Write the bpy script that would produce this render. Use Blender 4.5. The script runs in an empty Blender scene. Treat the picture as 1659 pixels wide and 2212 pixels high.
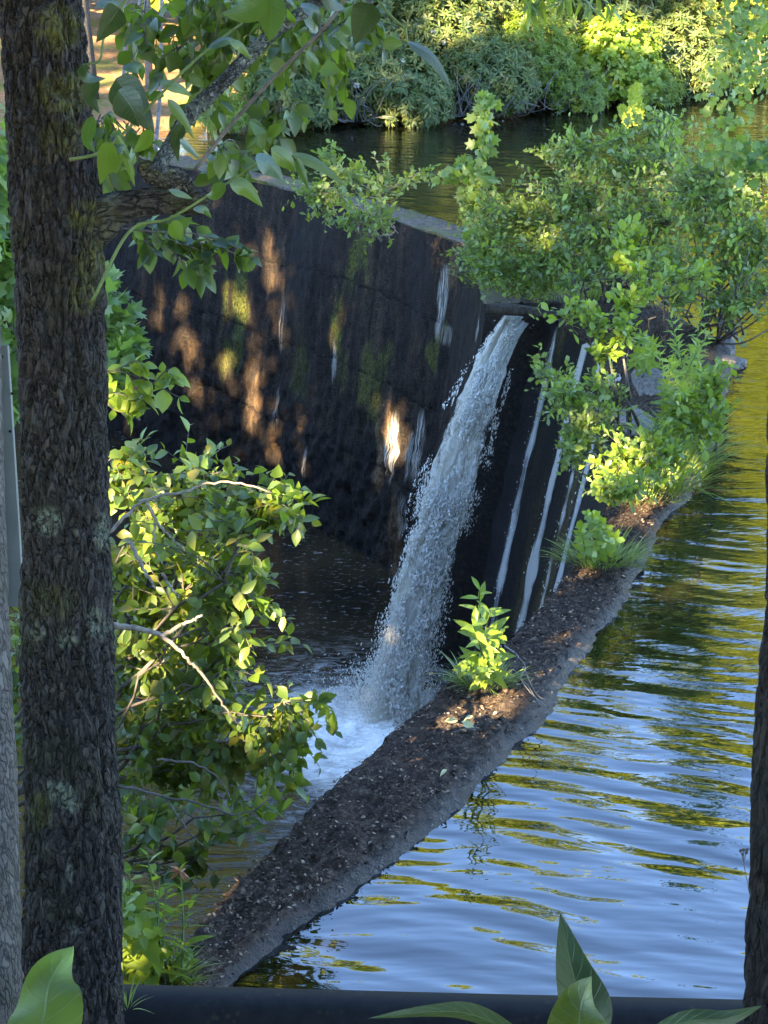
import bpy, math, random
import numpy as np
from mathutils import Vector

random.seed(7)
RNG = np.random.default_rng(11)
SC = bpy.context.scene
COL = SC.collection

# ------------------------------------------------------------------ camera geometry
FPX, CX, CY, HCAM = 3500.0, 829.5, 1106.0, 4.5
PITCH = math.atan(1356.0 / 3500.0)
CAM = np.array([0, 0, HCAM])
CR = np.array([1.0, 0, 0])
CF = np.array([0, math.cos(PITCH), -math.sin(PITCH)])
CU = np.array([0, math.sin(PITCH), math.cos(PITCH)])


def ray(x, y):
    return CF + (x - CX) / FPX * CR - (y - CY) / FPX * CU


def P(x, y, z=0.0):                     # the point of the level plane z seen at (x, y)
    d = ray(x, y)
    return CAM + d * ((z - HCAM) / d[2])


def DZ(x, y, z=0.0):
    d = ray(x, y)
    return (z - HCAM) / d[2]


def D(x, y, d):                         # the point at depth d seen at (x, y)
    return CAM + d * ray(x, y)


def project(p):
    q = np.asarray(p) - CAM
    d = q @ CF
    return CX + FPX * (q @ CR) / d, CY - FPX * (q @ CU) / d


SUN_EL = math.radians(27)
SUN_AZ = np.array([-0.60, -0.80])
SUN = np.array([SUN_AZ[0] * math.cos(SUN_EL), SUN_AZ[1] * math.cos(SUN_EL), math.sin(SUN_EL)])
TUNNELS = []                            # (point, radius): gaps cut in the shading crowns to drop sun spots there


# ------------------------------------------------------------------ noise
def _hash(i, j, k, s):
    n = (i * 374761393 + j * 668265263 + k * 2147483647 + s * 974634777) & 0xFFFFFFFF
    n = ((n ^ (n >> 13)) * 1274126177) & 0xFFFFFFFF
    n = n ^ (n >> 16)
    return (n & 0xFFFFFF) / float(0xFFFFFF)


def vnoise(p, s=0):
    p = np.asarray(p, float)
    i = np.floor(p).astype(np.int64)
    f = p - i
    f = f * f * (3 - 2 * f)
    out = 0
    for a in (0, 1):
        for b in (0, 1):
            for c in (0, 1):
                w = (f[:, 0] if a else 1 - f[:, 0]) * (f[:, 1] if b else 1 - f[:, 1]) * (f[:, 2] if c else 1 - f[:, 2])
                out = out + w * _hash(i[:, 0] + a, i[:, 1] + b, i[:, 2] + c, s)
    return out


def fbm(p, octs=4, s=0, gain=0.5):
    p = np.asarray(p, float)
    a, t, o = 1.0, 0.0, 0.0
    for k in range(octs):
        o = o + a * vnoise(p * (2 ** k), s + k * 17)
        t += a
        a *= gain
    return o / t                         # 0..1


def sstep(a, b, x):
    t = np.clip((x - a) / (b - a), 0, 1)
    return t * t * (3 - 2 * t)


# ------------------------------------------------------------------ mesh building
def link(name, me, mat=None, parent=None):
    o = bpy.data.objects.new(name, me)
    COL.objects.link(o)
    if mat is not None:
        me.materials.append(mat)
    if parent is not None:
        o.parent = parent
    return o


def mesh_from(name, v, tris=None, quads=None, smooth=False):
    me = bpy.data.meshes.new(name)
    v = np.asarray(v, np.float32)
    nt = 0 if tris is None else len(tris)
    nq = 0 if quads is None else len(quads)
    me.vertices.add(len(v))
    me.vertices.foreach_set('co', v.ravel())
    li = []
    if nt: li.append(np.asarray(tris, np.int32).ravel())
    if nq: li.append(np.asarray(quads, np.int32).ravel())
    li = np.concatenate(li)
    me.loops.add(len(li))
    me.loops.foreach_set('vertex_index', li)
    me.polygons.add(nt + nq)
    st = np.concatenate([np.arange(nt) * 3, nt * 3 + np.arange(nq) * 4]).astype(np.int32)
    me.polygons.foreach_set('loop_start', st)
    me.update(calc_edges=True)
    if smooth:
        me.polygons.foreach_set('use_smooth', np.ones(nt + nq, bool))
    return me


def org(parent):
    return np.array(parent.location) if parent is not None else np.zeros(3)


def obj(name, v, mat, parent=None, tris=None, quads=None, smooth=False):
    v = np.asarray(v, float) - org(parent)
    return link(name, mesh_from(name, v, tris, quads, smooth), mat, parent)


def fattr(o, name, vals):
    a = o.data.attributes.new(name, 'FLOAT', 'POINT')
    a.data.foreach_set('value', np.asarray(vals, np.float32))


def uvattr(o, uv):                       # uv per vertex -> per loop
    me = o.data
    lay = me.uv_layers.new(name='UVMap')
    idx = np.zeros(len(me.loops), np.int32)
    me.loops.foreach_get('vertex_index', idx)
    lay.data.foreach_set('uv', np.asarray(uv, np.float32)[idx].ravel())


def grid_quads(n, m, closed=False):      # n rows, m columns
    i, j = np.meshgrid(np.arange(n - 1), np.arange(m if closed else m - 1), indexing='ij')
    a = i * m + j
    b = i * m + (j + 1) % m
    return np.stack([a, b, b + m, a + m], -1).reshape(-1, 4)


def thing(name, loc, label, cat, group=None):
    o = bpy.data.objects.new(name, None)
    o.empty_display_size = 0.1
    COL.objects.link(o)
    o.location = loc
    return tag(o, label, cat, group)


def tag(o, label, cat, group=None):
    o['label'] = label
    o['category'] = cat
    if group: o['group'] = group
    return o


def struct(o):
    o['kind'] = 'structure'
    return o


class Tubes:
    """tapered tubes of one mesh"""
    def __init__(s):
        s.v, s.q, s.n = [], [], 0

    def add(s, pts, rad, sides=6, cap=True):
        pts = np.asarray(pts, float)
        n = len(pts)
        rad = np.broadcast_to(np.asarray(rad, float), (n,)) if np.ndim(rad) == 0 else np.asarray(rad, float)
        t = np.gradient(pts, axis=0)
        t /= np.linalg.norm(t, axis=1, keepdims=True) + 1e-9
        ref = np.array([0.31, 0.52, 0.79]) if abs(t[0] @ np.array([0.31, 0.52, 0.79])) < 0.9 else np.array([1.0, 0, 0])
        u = np.cross(t, ref); u /= np.linalg.norm(u, axis=1, keepdims=True) + 1e-9
        w = np.cross(t, u)
        a = np.arange(sides) * 2 * math.pi / sides
        ring = pts[:, None] + rad[:, None, None] * (np.cos(a)[None, :, None] * u[:, None] + np.sin(a)[None, :, None] * w[:, None])
        s.v.append(ring.reshape(-1, 3))
        s.q.append(grid_quads(n, sides, True) + s.n)
        s.n += n * sides
        if cap:
            s.v.append(pts[[0, -1]])
            c0, c1 = s.n, s.n + 1
            b = s.n - n * sides
            k = np.arange(sides)
            s.q.append(np.stack([np.full(sides, c0), b + (k + 1) % sides, b + k, b + k], -1)[:, :4])
            e = b + (n - 1) * sides
            s.q.append(np.stack([np.full(sides, c1), e + k, e + (k + 1) % sides, e + (k + 1) % sides], -1))
            s.n += 2

    def build(s, name, mat, parent=None, smooth=True):
        v = np.concatenate(s.v)
        q = np.concatenate(s.q)
        deg = q[:, 2] == q[:, 3]
        return obj(name, v, mat, parent, tris=q[deg][:, :3], quads=q[~deg], smooth=smooth)


def bez(a, b, c, n=8):
    t = np.linspace(0, 1, n)[:, None]
    return (1 - t) ** 2 * a + 2 * t * (1 - t) * b + t * t * c


def spline(pts, n=40):                   # Catmull-Rom through pts
    p = np.asarray(pts, float)
    p = np.vstack([2 * p[0] - p[1], p, 2 * p[-1] - p[-2]])
    m = len(p) - 3
    t = np.linspace(0, m - 1e-6, n)
    i = t.astype(int)
    f = (t - i)[:, None]
    a, b, c, d = p[i], p[i + 1], p[i + 2], p[i + 3]
    return 0.5 * (2 * b + (c - a) * f + (2 * a - 5 * b + 4 * c - d) * f ** 2 + (3 * b - a - 3 * c + d) * f ** 3)


def resample(pts, n):
    p = np.asarray(pts, float)
    s = np.concatenate([[0], np.cumsum(np.linalg.norm(np.diff(p, axis=0), axis=1))])
    t = np.linspace(0, s[-1], n)
    return np.stack([np.interp(t, s, p[:, k]) for k in range(p.shape[1])], -1)


# ------------------------------------------------------------------ leaves
def leaf_tmpl(width=0.5, peak=0.45, fold=0.18, droop=0.18, rows=2, tipsharp=1.0, wave=0.0):
    """leaf of length 1 along +x, normal +z"""
    ts = np.linspace(0, 1, rows + 2)[1:-1]
    V = [(0, 0, 0)]
    for t in ts:
        w = (t / peak if t < peak else (1 - t) / (1 - peak))
        w = max(w, 0.0) ** (0.6 if t < peak else 0.75 * tipsharp) * width / 2
        z = -droop * t * t
        zz = z + fold * w
        V += [(t, w, zz + wave * math.sin(t * 14)), (t, 0, z), (t, -w, zz + wave * math.sin(t * 14 + 1))]
    V.append((1, 0, -droop))
    T = [(0, 2, 1), (0, 3, 2)]
    for r in range(rows - 1):
        a = 1 + 3 * r
        b = a + 3
        T += [(a, a + 1, b + 1), (a, b + 1, b), (a + 1, a + 2, b + 2), (a + 1, b + 2, b + 1)]
    a = 1 + 3 * (rows - 1)
    e = len(V) - 1
    T += [(a, a + 1, e), (a + 1, a + 2, e)]
    return np.array(V, float), np.array(T, int)


def lobed_tmpl():                        # small maple-like leaf, five lobes
    ang = np.radians([0, 28, 52, 82, 108, 150, 180, 210, 252, 278, 308, 332])
    r = np.array([.62, .33, .56, .3, .44, .36, .3, .36, .44, .3, .56, .33])
    V = [(0.38, 0, 0.03)] + [(0.38 + rr * math.cos(a), rr * math.sin(a), -0.12 * rr) for a, rr in zip(ang, r)]
    T = [(0, 1 + k, 1 + (k + 1) % 12) for k in range(12)]
    return np.array(V, float), np.array(T, int)


def unit(v):
    v = np.asarray(v, float)
    return v / (np.linalg.norm(v, axis=-1, keepdims=True) + 1e-9)


def leaves_arrays(pos, dirs, nrm, size, tmpl, wjit=0.15):
    V, T = tmpl
    n = len(pos)
    x = unit(dirs)
    z = nrm - (nrm * x).sum(1, keepdims=True) * x
    z = unit(z)
    y = np.cross(z, x)
    wj = 1 + wjit * RNG.standard_normal(n)
    v = pos[:, None] + size[:, None, None] * (V[None, :, 0:1] * x[:, None] + V[None, :, 1:2] * y[:, None] * wj[:, None, None] + V[None, :, 2:3] * z[:, None])
    t = T[None] + (np.arange(n) * len(V))[:, None, None]
    return v.reshape(-1, 3), t.reshape(-1, 3)


def leaves_obj(name, pos, dirs, nrm, size, tmpl, mat, parent=None):
    v, t = leaves_arrays(np.asarray(pos, float), np.asarray(dirs, float), np.asarray(nrm, float), np.asarray(size, float), tmpl)
    return obj(name, v, mat, parent, tris=t, smooth=True)


def in_ball(n):
    d = unit(RNG.standard_normal((n, 3)))
    return d * (RNG.random(n) ** 0.45)[:, None]


# ------------------------------------------------------------------ materials
class M:
    """small node-tree helper"""
    def __init__(s, name):
        s.m = bpy.data.materials.new(name)
        s.m.use_nodes = True
        s.t = s.m.node_tree
        s.t.nodes.clear()
        s.out = s.t.nodes.new('ShaderNodeOutputMaterial')

    def n(s, typ, **kw):
        nd = s.t.nodes.new('ShaderNode' + typ)
        for k, v in kw.items():
            if hasattr(nd, k) and not k[0].isupper():
                setattr(nd, k, v)
        return nd

    def l(s, a, b):
        s.t.links.new(a, b)

    def val(s, sock, v):
        if hasattr(v, 'is_linked') or isinstance(v, bpy.types.NodeSocket):
            s.l(v, sock)
        else:
            sock.default_value = v

    def noise(s, vec, scale, detail=4, rough=0.55, dist=0.0):
        nd = s.n('TexNoise')
        if vec is not None: s.l(vec, nd.inputs['Vector'])
        nd.inputs['Scale'].default_value = scale
        nd.inputs['Detail'].default_value = detail
        nd.inputs['Roughness'].default_value = rough
        nd.inputs['Distortion'].default_value = dist
        return nd.outputs[0]

    def mapping(s, vec, scale=(1, 1, 1), rot=(0, 0, 0), loc=(0, 0, 0)):
        nd = s.n('Mapping')
        s.l(vec, nd.inputs['Vector'])
        nd.inputs['Scale'].default_value = scale
        nd.inputs['Rotation'].default_value = rot
        nd.inputs['Location'].default_value = loc
        return nd.outputs[0]

    def ramp(s, fac, stops, interp='LINEAR'):
        nd = s.n('ValToRGB')
        s.l(fac, nd.inputs[0])
        nd.color_ramp.interpolation = interp
        el = nd.color_ramp.elements
        while len(el) < len(stops): el.new(0.5)
        for e, (p, c) in zip(el, stops):
            e.position = p
            e.color = (c, c, c, 1) if np.ndim(c) == 0 else (*c, 1)
        return nd.outputs[0]

    def mix(s, fac, a, b, mode='MIX'):
        nd = s.n('MixRGB', blend_type=mode)
        s.val(nd.inputs[0], fac)
        for k, c in ((1, a), (2, b)):
            if isinstance(c, bpy.types.NodeSocket): s.l(c, nd.inputs[k])
            else: nd.inputs[k].default_value = (*c, 1) if np.ndim(c) else (c, c, c, 1)
        return nd.outputs[0]

    def math(s, op, a, b=0.0, c=0.0, clamp=False):
        nd = s.n('Math', operation=op)
        nd.use_clamp = clamp
        s.val(nd.inputs[0], a); s.val(nd.inputs[1], b); s.val(nd.inputs[2], c)
        return nd.outputs[0]

    def attr(s, name):
        nd = s.n('Attribute', attribute_name=name)
        return nd.outputs['Fac']

    def pos(s):
        return s.n('NewGeometry').outputs['Position']

    def objc(s):
        return s.n('TexCoord').outputs['Object']

    def uv(s):
        return s.n('TexCoord').outputs['UV']

    def bump(s, h, strength=0.5, dist=0.02, normal=None):
        nd = s.n('Bump')
        nd.inputs['Strength'].default_value = strength
        nd.inputs['Distance'].default_value = dist
        s.l(h, nd.inputs['Height'])
        if normal is not None: s.l(normal, nd.inputs['Normal'])
        return nd.outputs[0]

    def principled(s, col, rough=0.7, spec=0.4, normal=None, **kw):
        nd = s.n('BsdfPrincipled')
        if isinstance(col, bpy.types.NodeSocket): s.l(col, nd.inputs['Base Color'])
        else: nd.inputs['Base Color'].default_value = (*col, 1)
        s.val(nd.inputs['Roughness'], rough)
        s.val(nd.inputs['Specular IOR Level'], spec)
        if normal is not None: s.l(normal, nd.inputs['Normal'])
        for k, v in kw.items():
            s.val(nd.inputs[k.replace('_', ' ')], v)
        return nd.outputs[0]

    def done(s, shader):
        s.l(shader, s.out.inputs['Surface'])
        return s.m


def leaf_mat(name, cols, trans=(0.16, 0.26, 0.03), tw=0.38, rough=0.42, spec=0.5, spots=True):
    m = M(name)
    rnd = m.n('NewGeometry').outputs['Random Per Island']
    k = len(cols)
    c = m.ramp(rnd, [((i + 0.5) / k, cc) for i, cc in enumerate(cols)])
    big = m.noise(m.pos(), 1.3, 2)
    c = m.mix(m.ramp(big, [(0.35, 0.0), (0.7, 0.45)]), c, m.mix(0.6, c, (0.10, 0.13, 0.02)))
    if spots:
        sp = m.noise(m.pos(), 38, 2)
        c = m.mix(m.ramp(sp, [(0.55, 0.0), (0.8, 0.35)]), c, m.mix(0.5, c, (0.13, 0.10, 0.02)))
    tc = m.mix(0.5, c, trans, 'MIX')
    tc = m.mix(1.0, tc, (1.5, 1.5, 1.0), 'MULTIPLY')
    b = m.principled(c, rough, spec)
    t = m.n('BsdfTranslucent'); m.l(tc, t.inputs['Color'])
    mx = m.n('MixShader'); mx.inputs[0].default_value = tw
    m.l(b, mx.inputs[1]); m.l(t.outputs[0], mx.inputs[2])
    return m.done(mx.outputs[0])


def bark_mat(name, c1, c2, c3, sx=1.0, sz=0.35, scale=30, lichen=0.3, moss=0.3, strength=0.9, attr=True):
    m = M(name)
    v = m.mapping(m.objc(), (sx, sx, sz))
    wob = m.noise(v, 9, 3)
    v2 = m.n('VectorMath', operation='MULTIPLY_ADD')
    m.l(v, v2.inputs[0]); v2.inputs[1].default_value = (1, 1, 1)
    wv = m.n('TexNoise'); m.l(v, wv.inputs['Vector']); wv.inputs['Scale'].default_value = 24
    sc = m.n('VectorMath', operation='SCALE'); m.l(wv.outputs['Color'], sc.inputs[0]); sc.inputs['Scale'].default_value = 0.06
    m.l(sc.outputs[0], v2.inputs[2])
    vor = m.n('TexVoronoi', feature='DISTANCE_TO_EDGE'); m.l(v2.outputs[0], vor.inputs['Vector']); vor.inputs['Scale'].default_value = scale
    edge = m.ramp(vor.outputs['Distance'], [(0.0, 0.0), (0.16, 1.0)])
    cell = m.n('TexVoronoi'); m.l(v2.outputs[0], cell.inputs['Vector']); cell.inputs['Scale'].default_value = scale
    tone = m.n('SeparateColor'); m.l(cell.outputs['Color'], tone.inputs[0])
    fine = m.noise(m.objc(), 130, 4, 0.7)
    c = m.mix(m.ramp(tone.outputs[0], [(0.0, 0.0), (0.8, 0.8), (0.84, 1.0)]), c1, c2)
    c = m.mix(m.ramp(tone.outputs[1], [(0.86, 0.0), (0.90, 0.6)]), c, c3)
    c = m.mix(m.ramp(fine, [(0.3, 0.0), (0.75, 0.8)]), c, c3)
    c = m.mix(edge, m.mix(0.8, c, (0.006, 0.005, 0.004)), c)
    ms = m.ramp(m.noise(m.objc(), 5.0, 4, 0.65), [(0.52, 0.0), (0.66, moss)])
    c = m.mix(ms, c, (0.03, 0.031, 0.006))
    ln = m.ramp(m.noise(m.objc(), 26, 3, 0.7), [(0.62, 0.0), (0.68, lichen)])
    c = m.mix(ln, c, (0.14, 0.14, 0.105))
    if attr:
        la = m.math('MULTIPLY', m.attr('lichen'), m.ramp(m.noise(m.objc(), 60, 4, 0.7), [(0.42, 0.0), (0.52, 1.0)]))
        c = m.mix(m.math('MULTIPLY', la, 0.6), c, (0.20, 0.22, 0.15))
        c = m.mix(m.math('MULTIPLY', m.attr('moss'), m.ramp(m.noise(m.objc(), 40, 4, 0.7), [(0.35, 0.0), (0.6, 0.9)])), c, (0.10, 0.10, 0.012))
    h = m.math('ADD', m.math('MULTIPLY', edge, 1.0), m.math('MULTIPLY', fine, 0.5))
    return m.done(m.principled(c, 0.85, 0.25, m.bump(h, strength, 0.012)))


def plain_bark(name, a, b):
    m = M(name)
    n = m.noise(m.mapping(m.pos(), (1, 1, 0.5)), 25, 4, 0.65)
    return m.done(m.principled(m.ramp(n, [(0.3, a), (0.7, b)]), 0.8, 0.3, m.bump(n, 0.5, 0.01)))


MAT_TWIG = plain_bark('twig_bark', (0.03, 0.024, 0.018), (0.13, 0.11, 0.09))
MAT_TWIG_PALE = plain_bark('pale_twig_bark', (0.12, 0.09, 0.06), (0.30, 0.25, 0.19))
MAT_STEM_GREEN = plain_bark('green_stem', (0.05, 0.09, 0.02), (0.12, 0.16, 0.05))
MAT_TRUNK = bark_mat('furrowed_bark', (0.0055, 0.0042, 0.0032), (0.017, 0.0128, 0.0095), (0.065, 0.052, 0.041), scale=58, sz=0.26, lichen=0.2, moss=0.35, strength=1.0)
MAT_LIMB = bark_mat('mossy_limb_bark', (0.009, 0.007, 0.0055), (0.028, 0.022, 0.017), (0.08, 0.07, 0.055), scale=40, sz=1.0, sx=0.5, lichen=0.4, moss=0.55)
MAT_BRANCH = bark_mat('lichened_branch_bark', (0.014, 0.012, 0.010), (0.05, 0.045, 0.038), (0.17, 0.165, 0.14), scale=60, sz=1.0, lichen=0.9, moss=0.4)
MAT_DARKTRUNK = bark_mat('dark_bark', (0.005, 0.004, 0.003), (0.012, 0.009, 0.007), (0.03, 0.022, 0.016), scale=40, sz=0.25, lichen=0.05, moss=0.1, attr=False)
MAT_GREYTRUNK = bark_mat('grey_smooth_bark', (0.035, 0.029, 0.022), (0.065, 0.055, 0.043), (0.14, 0.12, 0.098), scale=46, sz=0.4, lichen=0.4, moss=0.3, strength=0.4, attr=False)
MAT_FARTRUNK = plain_bark('far_trunk_bark', (0.05, 0.042, 0.035), (0.2, 0.18, 0.16))

L_ALDER = leaf_mat('alder_leaf', [(0.035, 0.07, 0.012), (0.055, 0.10, 0.012), (0.10, 0.15, 0.015), (0.045, 0.08, 0.016), (0.075, 0.125, 0.03), (0.14, 0.13, 0.02)], trans=(0.26, 0.31, 0.02), tw=0.42, rough=0.42, spec=0.45)
L_OAK = leaf_mat('hanging_leaf', [(0.018, 0.038, 0.008), (0.036, 0.07, 0.010), (0.06, 0.10, 0.013)], trans=(0.13, 0.20, 0.015), tw=0.45, rough=0.4)
L_BUSH = leaf_mat('obovate_leaf', [(0.10, 0.14, 0.04), (0.13, 0.175, 0.05), (0.11, 0.17, 0.03), (0.16, 0.21, 0.05), (0.17, 0.27, 0.03), (0.22, 0.27, 0.13)], trans=(0.30, 0.37, 0.03), tw=0.4, rough=0.5, spec=0.35)
L_HERB = leaf_mat('herb_leaf', [(0.13, 0.21, 0.018), (0.18, 0.25, 0.022), (0.12, 0.18, 0.018)], trans=(0.36, 0.42, 0.03), tw=0.42)
L_GRASS = leaf_mat('grass_blade', [(0.11, 0.17, 0.03), (0.15, 0.22, 0.04), (0.20, 0.21, 0.06), (0.09, 0.15, 0.03)], trans=(0.3, 0.38, 0.06), tw=0.35, spots=False)
L_RHODO = leaf_mat('rhododendron_leaf', [(0.035, 0.06, 0.016), (0.055, 0.085, 0.022), (0.085, 0.11, 0.03), (0.035, 0.055, 0.02), (0.14, 0.14, 0.04)], trans=(0.14, 0.18, 0.02), tw=0.25, rough=0.5, spec=0.3, spots=False)
L_LIGHT = leaf_mat('pale_leaf', [(0.08, 0.135, 0.014), (0.11, 0.165, 0.016), (0.15, 0.20, 0.022)], trans=(0.28, 0.35, 0.03), tw=0.42, spots=False)
L_COOL = leaf_mat('cool_leaf', [(0.06, 0.115, 0.026), (0.08, 0.14, 0.03), (0.11, 0.165, 0.034)], trans=(0.18, 0.28, 0.04), tw=0.4, spots=False)
L_VINE = leaf_mat('vine_leaf', [(0.09, 0.15, 0.025), (0.12, 0.18, 0.03), (0.16, 0.21, 0.04)], trans=(0.24, 0.33, 0.04), tw=0.4)
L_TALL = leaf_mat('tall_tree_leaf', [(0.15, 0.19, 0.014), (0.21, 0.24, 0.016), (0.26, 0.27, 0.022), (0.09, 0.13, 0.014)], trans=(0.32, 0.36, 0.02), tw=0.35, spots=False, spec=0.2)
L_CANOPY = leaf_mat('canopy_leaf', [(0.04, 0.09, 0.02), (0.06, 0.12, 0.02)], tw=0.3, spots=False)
L_RED = leaf_mat('bronze_leaf', [(0.22, 0.07, 0.03), (0.28, 0.11, 0.05)], trans=(0.4, 0.12, 0.03), tw=0.4, spots=False)


def near_leaf_mat(name, base, vein, trans, tw=0.45):
    m = M(name)
    sx = m.n('SeparateXYZ'); m.l(m.uv(), sx.inputs[0])
    u, v = sx.outputs[0], sx.outputs[1]
    au = m.math('ABSOLUTE', u)
    mid = m.ramp(au, [(0.0, 1.0), (0.06, 0.0)])
    ph = m.math('FRACT', m.math('SUBTRACT', m.math('MULTIPLY', v, 8.0), m.math('MULTIPLY', au, 1.6)))
    side = m.ramp(m.math('ABSOLUTE', m.math('SUBTRACT', ph, 0.5)), [(0.0, 0.75), (0.07, 0.0)])
    vn = m.math('MAXIMUM', mid, side)
    n = m.noise(m.objc(), 30, 3)
    c = m.mix(m.ramp(n, [(0.3, 0.0), (0.75, 0.6)]), base, [x * 0.72 for x in base])
    bl = m.noise(m.objc(), 90, 4, 0.7)
    c = m.mix(m.ramp(bl, [(0.66, 0.0), (0.72, 0.7)]), c, (0.06, 0.04, 0.012))
    c = m.mix(m.ramp(m.math('SUBTRACT', m.math('ADD', au, m.math('MULTIPLY', bl, 0.4)), 0.6), [(0.50, 0.0), (0.68, 0.65)]), c, (0.10, 0.075, 0.02))
    c = m.mix(m.math('MULTIPLY', vn, 0.7), c, vein)
    tc = m.mix(m.math('MULTIPLY', vn, 0.4), trans, [x * 0.6 for x in trans])
    puff = m.math('ADD', m.math('MULTIPLY', vn, -1.0), m.math('MULTIPLY', m.noise(m.objc(), 220, 2), 0.35))
    b = m.principled(c, 0.45, 0.45, m.bump(puff, 0.35, 0.004))
    t = m.n('BsdfTranslucent'); m.l(tc, t.inputs['Color'])
    mx = m.n('MixShader'); mx.inputs[0].default_value = tw
    m.l(b, mx.inputs[1]); m.l(t.outputs[0], mx.inputs[2])
    return m.done(mx.outputs[0])


NL_DARK = near_leaf_mat('near_leaf_dark', (0.02, 0.04, 0.012), (0.05, 0.08, 0.025), (0.035, 0.06, 0.010), 0.3)
NL_MID = near_leaf_mat('near_leaf_green', (0.035, 0.07, 0.012), (0.08, 0.13, 0.03), (0.08, 0.14, 0.012), 0.4)
NL_LIME = near_leaf_mat('near_leaf_lime', (0.045, 0.078, 0.009), (0.09, 0.13, 0.025), (0.14, 0.20, 0.012), 0.45)
NL_BLUE = near_leaf_mat('near_leaf_bluish', (0.07, 0.12, 0.075), (0.13, 0.18, 0.11), (0.08, 0.14, 0.05), 0.25)  # paler bluish green base colour, same roughness as the other near leaves


def big_leaf(name, pts, halfw, mat, parent, roll=0.3, fold=0.25, rows=14, cols=7):
    """pts: midrib as (x, y, depth); halfw: half width in the same units as x at the widest"""
    c = spline([D(*p) for p in pts], rows)
    d0 = pts[0][2]
    hw = halfw * d0 / FPX
    t = np.linspace(0, 1, rows)
    prof = np.sin(np.pi * np.clip(t, 0, 1) ** 0.72) ** 0.85 * (1 - 0.25 * t)
    prof = prof / prof.max()
    prof[0] = 0.03; prof[-1] = 0.0
    ax = unit(np.gradient(c, axis=0))
    side = unit(np.cross(ax, CF))
    nrm = np.cross(side, ax)
    cr = unit(side * math.cos(roll) + nrm * math.sin(roll))
    up = np.cross(cr, ax)
    V, UV = [], []
    for j, u in enumerate(np.linspace(-1, 1, cols)):
        w = prof * hw * u / math.cos(roll)
        lift = fold * np.abs(w) + 0.05 * hw * np.sin(t * 11 + u * 2) * abs(u)
        V.append(c + cr * w[:, None] + up * lift[:, None])
        UV.append(np.stack([np.full(rows, u), t], -1))
    V = np.stack(V, 1).reshape(-1, 3)
    UV = np.stack(UV, 1).reshape(-1, 2)
    o = obj(name, V, mat, parent, quads=grid_quads(rows, cols), smooth=True)
    uvattr(o, UV)
    return o


# ------------------------------------------------------------------ plants
T_OVATE = leaf_tmpl(0.62, 0.42, 0.25, 0.2)
T_OVATE_HI = leaf_tmpl(0.66, 0.45, 0.3, 0.22, rows=4)
T_OBOV = leaf_tmpl(0.55, 0.62, 0.2, 0.1, rows=2, tipsharp=0.6)
T_LANCE = leaf_tmpl(0.26, 0.4, 0.2, 0.22)
T_RHOD = leaf_tmpl(0.27, 0.5, 0.25, 0.25, tipsharp=0.7)
T_BLADE = leaf_tmpl(0.045, 0.3, 0.2, 0.55, rows=5)
T_CLUMP = leaf_tmpl(0.75, 0.5, 0.2, 0.15, rows=1)
T_LOBED = lobed_tmpl()


def blob(x, y, d, rx, ry, depth):
    """ellipsoid seen at (x, y), half sizes rx, ry in picture units, depth in metres"""
    return (D(x, y, d), np.array([rx * d / FPX, depth, ry * d / FPX]))


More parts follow.
